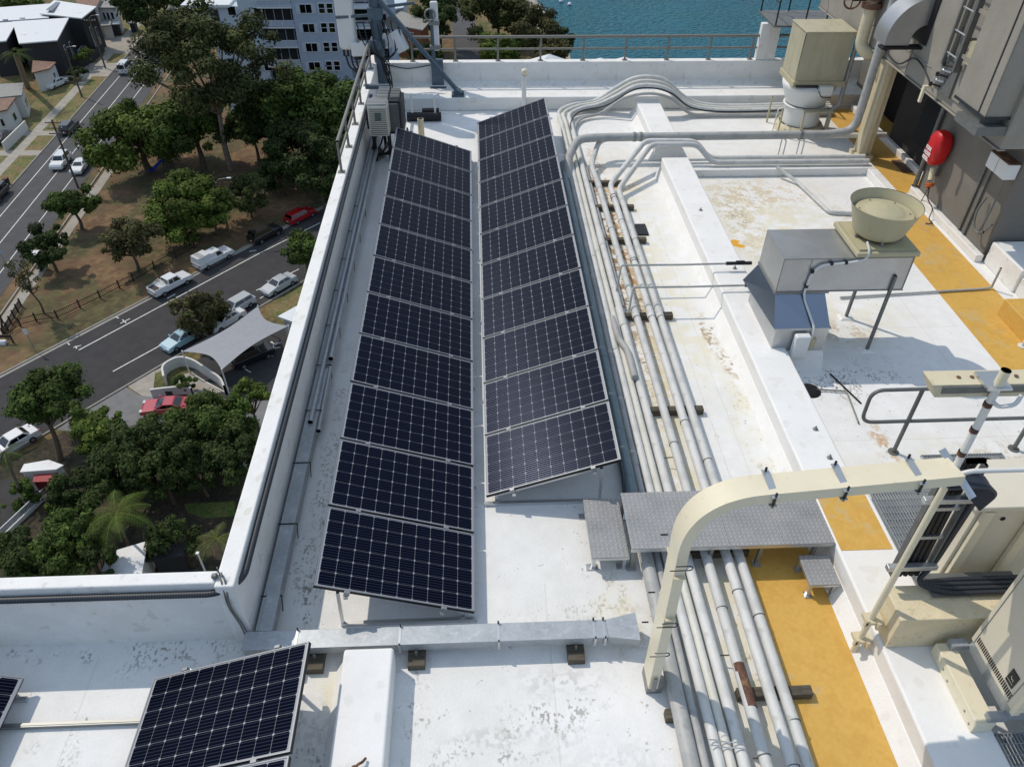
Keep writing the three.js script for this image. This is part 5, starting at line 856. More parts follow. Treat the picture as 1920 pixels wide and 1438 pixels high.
// ---------------------------------------------------------------- person in a hi-vis shirt
{
  const p = gnd(386, 507), t = thing('person', 'worker in a yellow hi-vis shirt and dark trousers beside a white pickup', 'person', { pos: [p.x, lay(9), p.z], ry: .6 });
  const sp = (x, y, z, r, sy = 1) => plain(new THREE.SphereGeometry(r, 14, 10).scale(1, sy, 1).translate(x, y, z));
  const limb = (pts, rs) => { const c = spline(pts, 12), n = c.length; const g = tube(c, 1, 10), pos = g.attributes.position; const v = V(); for (let i = 0; i < pos.count; i++) { v.fromBufferAttribute(pos, i); let best = 0, bd = 1e9; for (let k = 0; k < n; k++) { const d = Math.abs(c[k].distanceTo(v) - 1) ; const e = c[k].distanceTo(v); if (e < bd) { bd = e; best = k; } } const r = mix(rs[0], rs[1], best / (n - 1)); v.sub(c[best]).normalize().multiplyScalar(r).add(c[best]); pos.setXYZ(i, v.x, v.y, v.z); } g.computeVertexNormals(); return g; };
  obj('body', [lathe([[.07, 1.48], [.06, 1.55], [.0, 1.56]], 12), sp(0, 1.66, 0, .105, 1.2), sp(.02, 1.64, .1, .02), sp(-.1, 1.66, .0, .02), sp(.1, 1.66, 0, .02), ...[-1, 1].flatMap(s => [tube([[s * .27, 1.12, .08], [s * .27, .95, .18]], .035, 8), sp(s * .27, .92, .2, .045), ...[0, 1, 2, 3, 4].map(i => tube([[s * (.25 + i * .012), .91, .2], [s * (.25 + i * .012), .84 - (i === 2 ? .015 : 0), .22 + i * .002]], .009, 6))])], M.skin, t);
  obj('shirt', [lathe([[.15, .92], [.17, 1.0], [.17, 1.2], [.2, 1.36], [.17, 1.44], [.07, 1.49], [0, 1.49]], 18).scale(1.1, 1, .68), ...[-1, 1].map(s => tube(spline([[s * .17, 1.40, 0], [s * .25, 1.28, .01], [s * .27, 1.12, .06]], 8), .055, 10))], M.hivis, t);
  obj('trousers', [lathe([[0, .86], [.16, .86], [.165, .95], [.15, 1.0]], 18).scale(1.05, 1, .7), ...[-1, 1].map(s => tube(spline([[s * .085, .9, 0], [s * .09, .5, .03], [s * .095, .1, 0]], 8), .075, 10))], M.trouser, t);
  obj('cap', [plain(new THREE.SphereGeometry(.115, 14, 8, 0, 6.3, 0, 1.5).translate(0, 1.70, 0)), B(-.08, .08, 1.69, 1.705, .08, .2)], M.hivis, t);
  for (const s of [-1, 1]) obj('boot', RB(s * .095 - .05, s * .095 + .05, 0, .1, -.09, .17, .03), M.black, t);
}

// ---------------------------------------------------------------- trees
const PAL = {
  fig: [[.0350, .0608, .0122], [.0502, .0821, .0152], [.0654, .1018, .0198]], dark: [[.0243, .0380, .0106], [.0350, .0532, .0137], [.0471, .0699, .0167]],
  gum: [[.0486, .0593, .0167], [.0669, .0775, .0228], [.0851, .0927, .0319]], lime: [[.0593, .0912, .0137], [.0790, .1155, .0182], [.0942, .1307, .0258]], olive: [[.0608, .0608, .0228], [.0790, .0775, .0274], [.0942, .0882, .0365]], brown: [[.0669, .0562, .0228], [.0821, .0699, .0274], [.0593, .0714, .0228]] };
function leaves(clumps, n, size, pal) {
  const pos = new Float32Array(n * 18), col = new Float32Array(n * 18), tw = clumps.reduce((a, c) => a + c[3] ** 2, 0); let k = 0;
  const cum = []; let acc = 0; clumps.forEach(c => { acc += c[3] ** 2 / tw; cum.push(acc); });
  const a = V(), u = V(), w = V(), nrm = V();
  for (let i = 0; i < n; i++) {
    const r = rnd(); let ci = 0; while (ci < cum.length - 1 && cum[ci] < r) ci++; const c = clumps[ci];
    nrm.set(rnd() - .5, rnd() - .42, rnd() - .5).normalize(); const rad = c[3] * (.25 + .75 * Math.sqrt(rnd())) * (.75 + .55 * rnd() * rnd());
    a.set(c[0] + nrm.x * rad, c[1] + nrm.y * rad * .78, c[2] + nrm.z * rad);
    nrm.x += (rnd() - .5) * 1.3; nrm.y += (rnd() - .1) * 1.0; nrm.z += (rnd() - .5) * 1.3; nrm.normalize();
    u.set(rnd() - .5, rnd() - .5, rnd() - .5).cross(nrm).normalize(); w.crossVectors(nrm, u); const s = size * (.4 + 1.1 * rnd()), h = s * .5;
    const p = [a.clone().addScaledVector(u, -s), a.clone().addScaledVector(w, h).addScaledVector(nrm, -s * .12), a.clone().addScaledVector(u, s), a.clone().addScaledVector(w, -h).addScaledVector(nrm, -s * .12)];
    const pc = pal[Math.min(pal.length - 1, Math.floor(rnd() * pal.length))], cv = (.75 + .5 * rnd()) * (c[4] || 1);
    for (const q of [0, 1, 2, 0, 2, 3]) { pos[k] = p[q].x; pos[k + 1] = p[q].y; pos[k + 2] = p[q].z; col[k] = pc[0] * cv; col[k + 1] = pc[1] * cv; col[k + 2] = pc[2] * cv; k += 3; }
  }
  const g = new THREE.BufferGeometry(); g.setAttribute('position', new THREE.BufferAttribute(pos, 3)); g.setAttribute('color', new THREE.BufferAttribute(col, 3)); g.computeVertexNormals(); g.setAttribute('uv', new THREE.BufferAttribute(new Float32Array(n * 12), 2)); return g;
}
let treeSeed = 100;
function tree(px, py, hc, R, label, { pal = 'fig', fy = .75, n = 0, size = .32, clumps = 14, trunk = .28, bark = M.bark, group, name = 'tree', category = 'tree', spread = .72, lift = 0, base, branches = 9 } = {}) {
  seed(treeSeed += 17);
  const c = gnd(px, py, hc), t = thing(name, label, category, { pos: [base ? base.x : c.x, GY, base ? base.z : c.z], group }), ox = c.x - t.position.x, oz = c.z - t.position.z, cl = [];
  if (!n) n = Math.round(clamp(R * R * 260 * (.3 / size) ** 1.2, 500, 11000)); n = Math.round(n * 1.9); size *= .72; clumps = Math.round(clumps * 2.5);
  for (let i = 0; i < clumps; i++) { const d = V(rnd() - .5, (rnd() - .45), rnd() - .5).normalize(), oc = HT[(treeSeed * 13 + (d.x > 0 ? 1 : 0) + (d.z > 0 ? 2 : 0) + (d.y > .3 ? 4 : 0) + (Math.abs(d.x) > Math.abs(d.z) ? 8 : 0)) & 4095], k = R * spread * (.62 + .62 * oc) * Math.cbrt(.15 + .85 * rnd()); cl.push([ox + d.x * k, hc + d.y * k * fy + lift, oz + d.z * k, R * rr(.1, .3), rr(.65, 1.35)]); }
  const lims = [], top = V(ox * .5, hc * .55, oz * .5);
  const tr = trunk; const seg = (p, q, r0, r1) => { const pts = spline([p, p.clone().lerp(q, .5).add(V(rr(-.2, .2), rr(-.1, .2), rr(-.2, .2))), q], 6); const g = tube(pts, 1, 7), pp = g.attributes.position, v = V(), nn = g.attributes.normal; for (let i = 0; i < pp.count; i++) { v.fromBufferAttribute(pp, i); let b = 0, bd = 1e9; pts.forEach((x, k) => { const e = x.distanceTo(v); if (e < bd) { bd = e; b = k; } }); const r = mix(r0, r1, b / 6); v.sub(pts[b]).normalize().multiplyScalar(r).add(pts[b]); pp.setXYZ(i, v.x, v.y, v.z); } return g; };
  lims.push(seg(V(0, 0, 0), top, tr, tr * .62));
  for (let i = 0; i < Math.min(branches, cl.length); i++) lims.push(seg(top.clone(), V(cl[i][0], cl[i][1], cl[i][2]), tr * .5, tr * .14));
  obj('trunk', lims, bark, t);
  obj('crown', leaves(cl, n, size, PAL[pal]), M.leaf, t);
  return t;
}
const shrub = (px, py, hc, R, label, o = {}) => tree(px, py, hc, R, label, { trunk: .06, clumps: 7, size: .2, name: 'shrub', category: 'shrub', branches: 4, ...o });
// park
tree(392, 120, 17, 9.6, 'tall open gum tree with a pale trunk rising above the park', { pal: 'gum', size: .36, clumps: 36, trunk: .5, bark: M.barkPale, n: 15500, fy: .8, spread: .95, base: gnd(433, 318), branches: 14 });
tree(255, 245, 6.5, 8.8, 'broad bright green fig tree hanging over the wide street', { pal: 'lime', size: .42, clumps: 30, n: 15000, fy: .5, trunk: .6, spread: .85 });
tree(360, 235, 7, 7.2, 'dark fig tree standing between the bright fig and the gum', { pal: 'fig', size: .4, clumps: 22, n: 10000, fy: .6, trunk: .5 });
tree(585, 195, 10, 9, 'dense dark tree behind the parapet railing in front of the blue flats', { pal: 'fig', size: .4, clumps: 24, n: 12000, fy: .65, trunk: .5 });
tree(512, 212, 8, 8.2, 'dense dark tree beside the gum trunk', { pal: 'dark', size: .4, clumps: 22, n: 10000, fy: .65, trunk: .5 });
tree(615, 285, 7, 7.0, 'shady dark tree low behind the parapet railing', { pal: 'dark', size: .36, clumps: 18, n: 8000, fy: .6, trunk: .35 });
tree(520, 320, 4, 4.6, 'low dark tree on the bare brown park ground', { pal: 'dark', clumps: 14, trunk: .22 });
tree(462, 362, 4, 4.2, 'small olive tree by the light pole in the park', { pal: 'gum', clumps: 12, trunk: .2 });
tree(350, 388, 4.8, 6.3, 'rounded bright green tree in the middle of the park', { pal: 'lime', size: .32, clumps: 20, n: 9500, trunk: .32 });
tree(240, 455, 4.2, 4.9, 'sparse open crowned tree near the park fence', { pal: 'olive', size: .3, clumps: 18, n: 3000, trunk: .24, branches: 14 });
tree(132, 378, 4.2, 4.0, 'small flat topped tree on the park corner by the wide street', { pal: 'fig', clumps: 12, trunk: .26, fy: .5 });
tree(84, 460, 3.8, 3.6, 'small dark tree over the bus shelter roof', { pal: 'dark', clumps: 12, trunk: .22 });
tree(40, 520, 5.5, 2.4, 'thin nearly bare pine with a leaning shadow by the fence', { pal: 'olive', size: .22, clumps: 14, n: 420, trunk: .13, fy: 1.5, base: gnd(82, 588), branches: 12 });
tree(655, 215, 9, 7.5, 'dark tree crowding the parapet railing in front of the flats', { pal: 'fig', size: .36, clumps: 22, n: 7000, fy: .6, trunk: .35 });
tree(470, 235, 6, 6.6, 'dark understorey tree behind the pale gum trunk', { pal: 'dark', size: .36, clumps: 20, n: 7000, fy: .5, trunk: .3 });
tree(550, 265, 7, 7.5, 'dark understorey tree between the gum trunk and the parapet', { pal: 'dark', size: .36, clumps: 22, n: 8000, fy: .55, trunk: .35 });
tree(300, 240, 5.5, 6.0, 'dark understorey tree behind the blue slide', { pal: 'dark', size: .36, clumps: 18, n: 7000, fy: .5, trunk: .3 });
tree(395, 385, 4.5, 4.6, 'green tree touching the rounded park tree by the slim pole', { pal: 'lime', size: .3, clumps: 14, n: 5000, trunk: .24 });
tree(600, 340, 5, 5.0, 'dark tree over the red hatchback by the parapet', { pal: 'dark', size: .32, clumps: 14, n: 4000, trunk: .25 });
// street trees
tree(376, 583, 3.2, 3.9, 'dark bushy street tree over the light blue sedan', { pal: 'brown', clumps: 14, trunk: .2, size: .26, n: 4200 });
tree(566, 462, 4.2, 3.8, 'dark bushy street tree over the silver sedan beside the parapet', { pal: 'fig', clumps: 13, trunk: .2, size: .26, n: 4200 });
tree(78, 742, 6, 4.6, 'spreading street tree with a forked trunk on the cross street', { pal: 'fig', clumps: 18, trunk: .3, size: .26, n: 7000, fy: .6, base: gnd(112, 862), branches: 10 });
// garden below the parapet
tree(172, 800, 5, 3.4, 'bright leafed garden tree beside the grey driveway', { pal: 'lime', clumps: 13, size: .24, n: 5200, trunk: .18 });
tree(245, 842, 5, 4.2, 'dense dark garden tree behind the palm', { pal: 'dark', clumps: 17, size: .24, n: 7200, trunk: .22 });
tree(300, 818, 5, 3.2, 'garden tree between the crimson coupe and the palm', { pal: 'fig', clumps: 13, size: .24, n: 4800, trunk: .18 });
tree(385, 782, 5.2, 3.7, 'leafy garden tree beside the white forecourt wall', { pal: 'fig', clumps: 15, size: .24, n: 6200, trunk: .2 });
tree(465, 740, 5.5, 2.8, 'small green garden tree against the parapet below the sail', { pal: 'lime', clumps: 11, size: .22, n: 4000, trunk: .16 });
tree(440, 850, 5, 3.6, 'dark garden tree hugging the parapet wall', { pal: 'dark', clumps: 14, size: .24, n: 5200, trunk: .2 });
tree(370, 880, 3.6, 2.8, 'low dark garden tree beside the small lawn', { pal: 'dark', clumps: 11, size: .22, n: 3600, trunk: .16 });
tree(145, 1010, 5, 3.7, 'dark garden tree beside the white shed roof', { pal: 'fig', clumps: 15, size: .22, n: 6200, trunk: .2 });
tree(52, 1035, 5, 3.4, 'dark garden tree below the white balustrade', { pal: 'dark', clumps: 14, size: .22, n: 5600, trunk: .2 });
tree(150, 920, 4, 3.2, 'dark leafy tree beside the red bin shed', { pal: 'dark', clumps: 12, size: .22, n: 4600, trunk: .18 });
tree(320, 1010, 3, 2.8, 'low dark tree beside the tall grey pole', { pal: 'dark', clumps: 10, size: .22, n: 3000, trunk: .16 });
tree(210, 880, 4.6, 3.8, 'dark garden tree directly behind the bright palm', { pal: 'dark', clumps: 16, size: .22, n: 5200, trunk: .2 });
tree(300, 885, 4.2, 3.6, 'dark garden tree in front of the white boundary wall', { pal: 'dark', clumps: 15, size: .22, n: 4600, trunk: .18 });
tree(345, 830, 5, 3.4, 'dark garden tree behind the crimson coupe', { pal: 'dark', clumps: 15, size: .22, n: 4800, trunk: .18 });
tree(430, 800, 5.2, 3.3, 'leafy garden tree between the forecourt and the parapet', { pal: 'fig', clumps: 14, size: .22, n: 4600, trunk: .18 });
tree(100, 1060, 4.5, 3.2, 'dark garden tree low against the short parapet', { pal: 'fig', clumps: 13, size: .22, n: 4200, trunk: .18 });
tree(180, 1055, 4, 2.6, 'dark garden tree half over the white shed roof', { pal: 'dark', clumps: 11, size: .22, n: 3000, trunk: .16 });
shrub(45, 930, 1.4, 2.0, 'round clipped shrub at the foot of the leaning palm trunk', { pal: 'fig', n: 1800 });
shrub(345, 717, 1.0, 1.4, 'low green shrub in the white forecourt planter', { pal: 'fig', n: 1400 });
shrub(100, 965, 1.2, 1.5, 'bright shrub beside the white balustrade', { pal: 'lime', n: 1200 });
// beyond the far parapet
tree(935, 20, 7, 10, 'broad tree over the dark foreshore path', { pal: 'gum', size: .45, clumps: 22, n: 9000, trunk: .4 });
tree(1005, 62, 6, 8, 'olive brown tree at the edge of the blue water', { pal: 'brown', size: .42, clumps: 18, n: 7000, trunk: .35 });
tree(930, 92, 5, 6.5, 'bright green tree just beyond the far railing', { pal: 'lime', size: .4, clumps: 16, n: 6000, trunk: .3 });
tree(1035, 100, 5, 5.5, 'brownish tree by the white tent roof', { pal: 'brown', size: .38, clumps: 14, n: 4000, trunk: .3 });
tree(822, 22, 8, 7, 'dark tree between the grey roofed house and the foreshore path', { pal: 'dark', size: .42, clumps: 16, n: 5000, trunk: .35 });
tree(800, 104, 5, 4.5, 'dark tree behind the slim antenna post', { pal: 'dark', size: .38, clumps: 12, n: 3000, trunk: .25 });
tree(1060, 78, 5, 3.6, 'small dark tree leaning over the water', { pal: 'dark', size: .38, clumps: 10, n: 1800, trunk: .25 });
// house side
tree(352, 5, 6, 6, 'dark tree at the far end of the wide street', { pal: 'fig', size: .45, clumps: 12, n: 3200 });
tree(262, 14, 8, 9, 'dark shady tree behind the weatherboard house', { pal: 'dark', size: .5, clumps: 14, n: 4500 });
tree(300, -14, 8, 7, 'far green tree over the street', { pal: 'lime', size: .5, clumps: 12, n: 2400 });
tree(30, 8, 3, 7, 'green trees behind the white skillion roofs', { pal: 'lime', size: .5, clumps: 12, n: 3000, fy: .4 });
shrub(146, 138, 1.4, 2.2, 'dark round bush on the verge in front of the rusty roofed house', { pal: 'dark', size: .32, n: 1000 });
shrub(148, 107, 2.6, 1.9, 'clipped light green hedge in front of the white pickup', { pal: 'lime', size: .26, n: 1200, fy: .4 });
shrub(156, 98, 2.8, 1.9, 'clipped light green hedge beside the dark town house wall', { pal: 'lime', size: .26, n: 1000, fy: .4 });
// palms
function palm(px, py, hc, base, label, n, L, opts = {}) {
  seed(treeSeed += 17); const c = gnd(px, py, hc), t = thing('palm_tree', label, 'palm tree', { pos: [base.x, GY, base.z] }), o = V(c.x - base.x, hc, c.z - base.z);
  obj('trunk', tube(spline([[0, 0, 0], [o.x * .4, hc * .5, o.z * .4], [o.x, hc, o.z]], 14), opts.r || .11, 9), M.barkPale, t);
  for (let i = 0; i < n; i++) {
    const a = i * 2.4 + rr(-.3, .3), up = rr(.1, 1.1) * (i % 3 ? 1 : .3), pal = i % 5 === 4 && opts.dead ? PAL.brown : PAL[opts.pal || 'lime'], ll = L * rr(.8, 1.1);
    const mid = Array.from({ length: 9 }, (_, k) => { const s = k / 8; return V(o.x + Math.cos(a) * ll * s * .85, o.y + (.25 + up) * ll * .6 * s - ll * .62 * s * s, o.z + Math.sin(a) * ll * s * .85); });
    const pos = [], col = []; for (let k = 1; k < 9; k++) for (let m = 0; m < 3; m++) for (const sg of [-1, 1]) { const p = mid[k - 1].clone().lerp(mid[k], m / 3), d = mid[k].clone().sub(mid[k - 1]).normalize(), sd = V(-Math.sin(a), 0, Math.cos(a)).multiplyScalar(sg), w = ll * .22 * Math.sin(Math.PI * clamp((k + m / 4) / 9.4 + .06)) + .1; const tip = p.clone().addScaledVector(sd, w).addScaledVector(d, w * .6).add(V(0, -w * .35, 0)), q = p.clone().addScaledVector(d, .055); const pc = pal[Math.floor(rnd() * 3)]; for (const v of [p, q, tip]) { pos.push(v.x, v.y, v.z); col.push(...pc.map(x => x * 1.1)); } }
    const g = new THREE.BufferGeometry(); g.setAttribute('position', new THREE.Float32BufferAttribute(pos, 3)); g.setAttribute('color', new THREE.Float32BufferAttribute(col, 3)); g.computeVertexNormals(); g.setAttribute('uv', new THREE.Float32BufferAttribute(new Float32Array(pos.length / 3 * 2), 2)); obj('frond', g, M.leaf, t); obj('frond_stalk', tube(mid, .025, 5), M.lawn, t);
  }
  return t;
}
palm(218, 962, 7.5, gnd(245, 1035), 'bright palm tree with arching fronds in the dark garden', 13, 3.0, { dead: true });
palm(405, 1010, 5, gnd(420, 1050), 'second palm tree close under the parapet wall', 9, 2.4, { pal: 'gum' });
palm(28, 100, 9, gnd(52, 165), 'tall shaggy palm with dead skirt in front of the white skillion roofs', 16, 3.6, { pal: 'dark', r: .5, dead: true });
palm(8, 850, 8, gnd(45, 935), 'leaning palm trunk by the round clipped shrub', 5, 2.2, { pal: 'dark', r: .16 });
// ---------------------------------------------------------------- buildings
const inset = (poly, d) => { const cx = poly.reduce((a, p) => a + p[0], 0) / poly.length, cz = poly.reduce((a, p) => a + p[1], 0) / poly.length; return poly.map(([x, z]) => { const l = Math.hypot(x - cx, z - cz); return [cx + (x - cx) * (1 - d / l), cz + (z - cz) * (1 - d / l)]; }); };
const roofPoly = (px, h) => px.map(([x, y, dh = 0]) => { const p = gnd(x, y, h + dh); return [p.x, p.z, h + dh]; });
// slab over a polygon whose corners may differ in height
function slab(poly, th) { const t = poly.map(p => V(p[0], GY + p[2], p[1])), b = poly.map(p => V(p[0], GY + p[2] - th, p[1])), n = poly.length, f = [t, [...b].reverse()]; for (let i = 0; i < n; i++) f.push([t[i], b[i], b[(i + 1) % n], t[(i + 1) % n]]); return faces(f); }
function wallsUnder(poly, d, th) { const q = inset(poly.map(p => [p[0], p[1]]), d), n = q.length, f = []; for (let i = 0; i < n; i++) { const j = (i + 1) % n; f.push([V(q[i][0], GY, q[i][1]), V(q[j][0], GY, q[j][1]), V(q[j][0], GY + poly[j][2] - th, q[j][1]), V(q[i][0], GY + poly[i][2] - th, q[i][1])]); } return faces(f); }
const rebase = (t, g) => (Array.isArray(g) ? g : [g]).map(x => x.translate(-t.position.x, -t.position.y, -t.position.z));
function house(label, px, h, wallMat, roofMat, { th = .22, d = .5, name = 'house', vents = [], wins = [], category = 'house' } = {}) {
  const poly = roofPoly(px, h), cx = poly.reduce((a, p) => a + p[0], 0) / poly.length, cz = poly.reduce((a, p) => a + p[1], 0) / poly.length;
  const t = thing(name, label, category, { pos: [cx, GY, cz] });
  obj('wall', rebase(t, wallsUnder(poly, d, th)), wallMat, t); const rf = obj('roof', rebase(t, slab(poly, th)), roofMat, t);
  for (const [x, y] of vents) { const p = gnd(x, y, h + .3); obj('roof_vent', rebase(t, RB(p.x - .5, p.x + .5, p.y - .45, p.y, p.z - .25, p.z + .25, .15)), roofMat, rf); }
  const q = inset(poly.map(p => [p[0], p[1]]), d);
  for (const [e, f0, f1, y0, y1, m] of wins) { const a = q[e], b = q[(e + 1) % q.length], P = (f, y, o) => { const dx = b[0] - a[0], dz = b[1] - a[1], l = Math.hypot(dx, dz); let nx = dz / l, nz = -dx / l; if ((a[0] + dx * f - cx) * nx + (a[1] + dz * f - cz) * nz < 0) { nx = -nx; nz = -nz; } return V(a[0] + dx * f + nx * o, GY + y, a[1] + dz * f + nz * o); };
    const w = obj('window', rebase(t, hexa([P(f0 - .01, y0 - .1, .02), P(f1 + .01, y0 - .1, .02), P(f1 + .01, y0 - .1, .09), P(f0 - .01, y0 - .1, .09)], [P(f0 - .01, y1 + .1, .02), P(f1 + .01, y1 + .1, .02), P(f1 + .01, y1 + .1, .09), P(f0 - .01, y1 + .1, .09)])), m || M.trim, t);
    obj('pane', rebase(t, faces([[P(f0, y0, .1), P(f1, y0, .1), P(f1, y1, .1), P(f0, y1, .1)]])), M.glassDark, w); }
  return t;
}
const th1 = house('charcoal town house with a big white skillion roof beside the shaggy palm', [[34, 81], [106, 75], [128, 33, .6], [22, 40, .6]], 6.8, M.charcoal, M.roofWhite, { name: 'town_house', vents: [[66, 61], [43, 64]], wins: [[1, .25, .32, 1.2, 4.6], [1, .6, .68, 1.0, 4], [0, .35, .6, .3, 2.6, M.charcoal]] });
const th2 = house('charcoal town house whose white roof carries dark solar panels', [[73, 25], [152, 34], [180, 12, .6], [100, 0, .6]], 7.4, M.charcoal, M.roofWhite, { name: 'town_house', vents: [[110, 18], [148, 23]], wins: [[1, .3, .36, 1.2, 5], [1, .62, .72, 1.0, 4.4]] });
house('white skillion roofed town house cut by the edge of the picture', [[-30, 80], [10, 76], [31, 40, .5], [-30, 44, .5]], 6.6, M.charcoal, M.roofWhite, { name: 'town_house' });
house('long white roof behind the charcoal town houses', [[-10, 40], [90, 33], [100, 6, .4], [-10, 14, .4]], 6.9, M.charcoal, M.roofWhite, { name: 'town_house', vents: [[8, 35], [40, 32]] });
{ const t = thing('roof_solar_array', 'dark solar array on a white town house roof', 'solar array', { pos: [0, 0, 0] }); for (let i = 0; i < 5; i++) { const a = [[84 + i * 4.6, 18.5 - i * 3.5 + 0], [97 + i * 3.6, 19.5 - i * 3.6], [101 + i * 3.6, 16 - i * 3.6], [88.5 + i * 4.6, 15 - i * 3.5]].map(([x, y]) => gnd(x, y, 7.95)); obj('solar_module', faces([a]), M.glassDark, t); } }
house('weatherboard cottage with white walls beyond the charcoal town houses', [[178, 14], [216, 14], [222, 3], [186, -2]], 5.5, M.wallWhite, M.roofGrey, { wins: [[0, .2, .32, 3, 4.4], [0, .42, .54, 3, 4.4], [0, .66, .8, 3, 4.4], [1, .3, .6, 1, 3]] });
house('rusty red roofed house at the far left of the street', [[145, 12], [180, 12], [190, -6], [140, -6]], 6.2, M.wallWhite, M.roofRust);
house('low house with a rust streaked roof behind the white sedan', [[58, 136], [92, 128], [104, 116, -.3], [60, 113, .4]], 3.8, M.wallWhite, M.roofRust, { wins: [[1, .3, .5, 1.2, 2.4]] });
house('low grey roofed house beside the shaggy palm', [[-20, 184], [40, 178], [43, 155, .3], [-20, 158, .3]], 4.0, M.wallWhite, M.roofGrey, { wins: [[1, .3, .5, 1.2, 2.4], [1, .65, .8, 1.2, 2.4]] });
house('low house with a weathered brown roof behind the pale yard wall', [[-20, 212], [12, 205], [28, 182, .3], [-20, 186, .3]], 3.6, M.wallWhite, M.roofRust, { wins: [[0, .3, .5, 1.0, 2.2], [1, .3, .55, 1.0, 2.2]] });
house('pale shed roof beside the dark carport by the driveway', [[188, 48], [206, 47], [208, 36], [190, 36]], 3, M.wallWhite, M.roofGrey, { name: 'shed', category: 'shed' });
house('small dark carport with a pale roof beside the driveway', [[203, 45], [222, 44], [224, 39], [206, 39]], 2.6, M.charcoal, M.roofWhite, { name: 'carport', category: 'carport' });
house('black bin enclosure with a pale top at the driveway', [[238, 43], [251, 42], [256, 35], [243, 36]], 2.2, M.charcoal, M.roofGrey, { name: 'bin_enclosure', category: 'enclosure' });
house('grey roofed brick house beyond the antenna mast', [[724, 44], [792, 56], [806, 40, 1.2], [728, 12, 1.6]], 6.0, M.brick, M.roofGrey, { wins: [[0, .3, .45, 1, 2.4], [0, .6, .75, 3.5, 5]] });
house('white flat annex in front of the brick house', [[722, 54], [768, 55], [769, 34], [724, 36]], 5.2, M.brick, M.roofWhite, { name: 'annex', category: 'annex' });
house('pale blue roofed flats behind the antenna mast', [[726, 18], [756, 14], [766, -6], [726, -6]], 8, M.wallWhite, M.aptPale, { wins: [[1, .2, .5, 4, 6], [0, .5, .8, 4, 6]] });
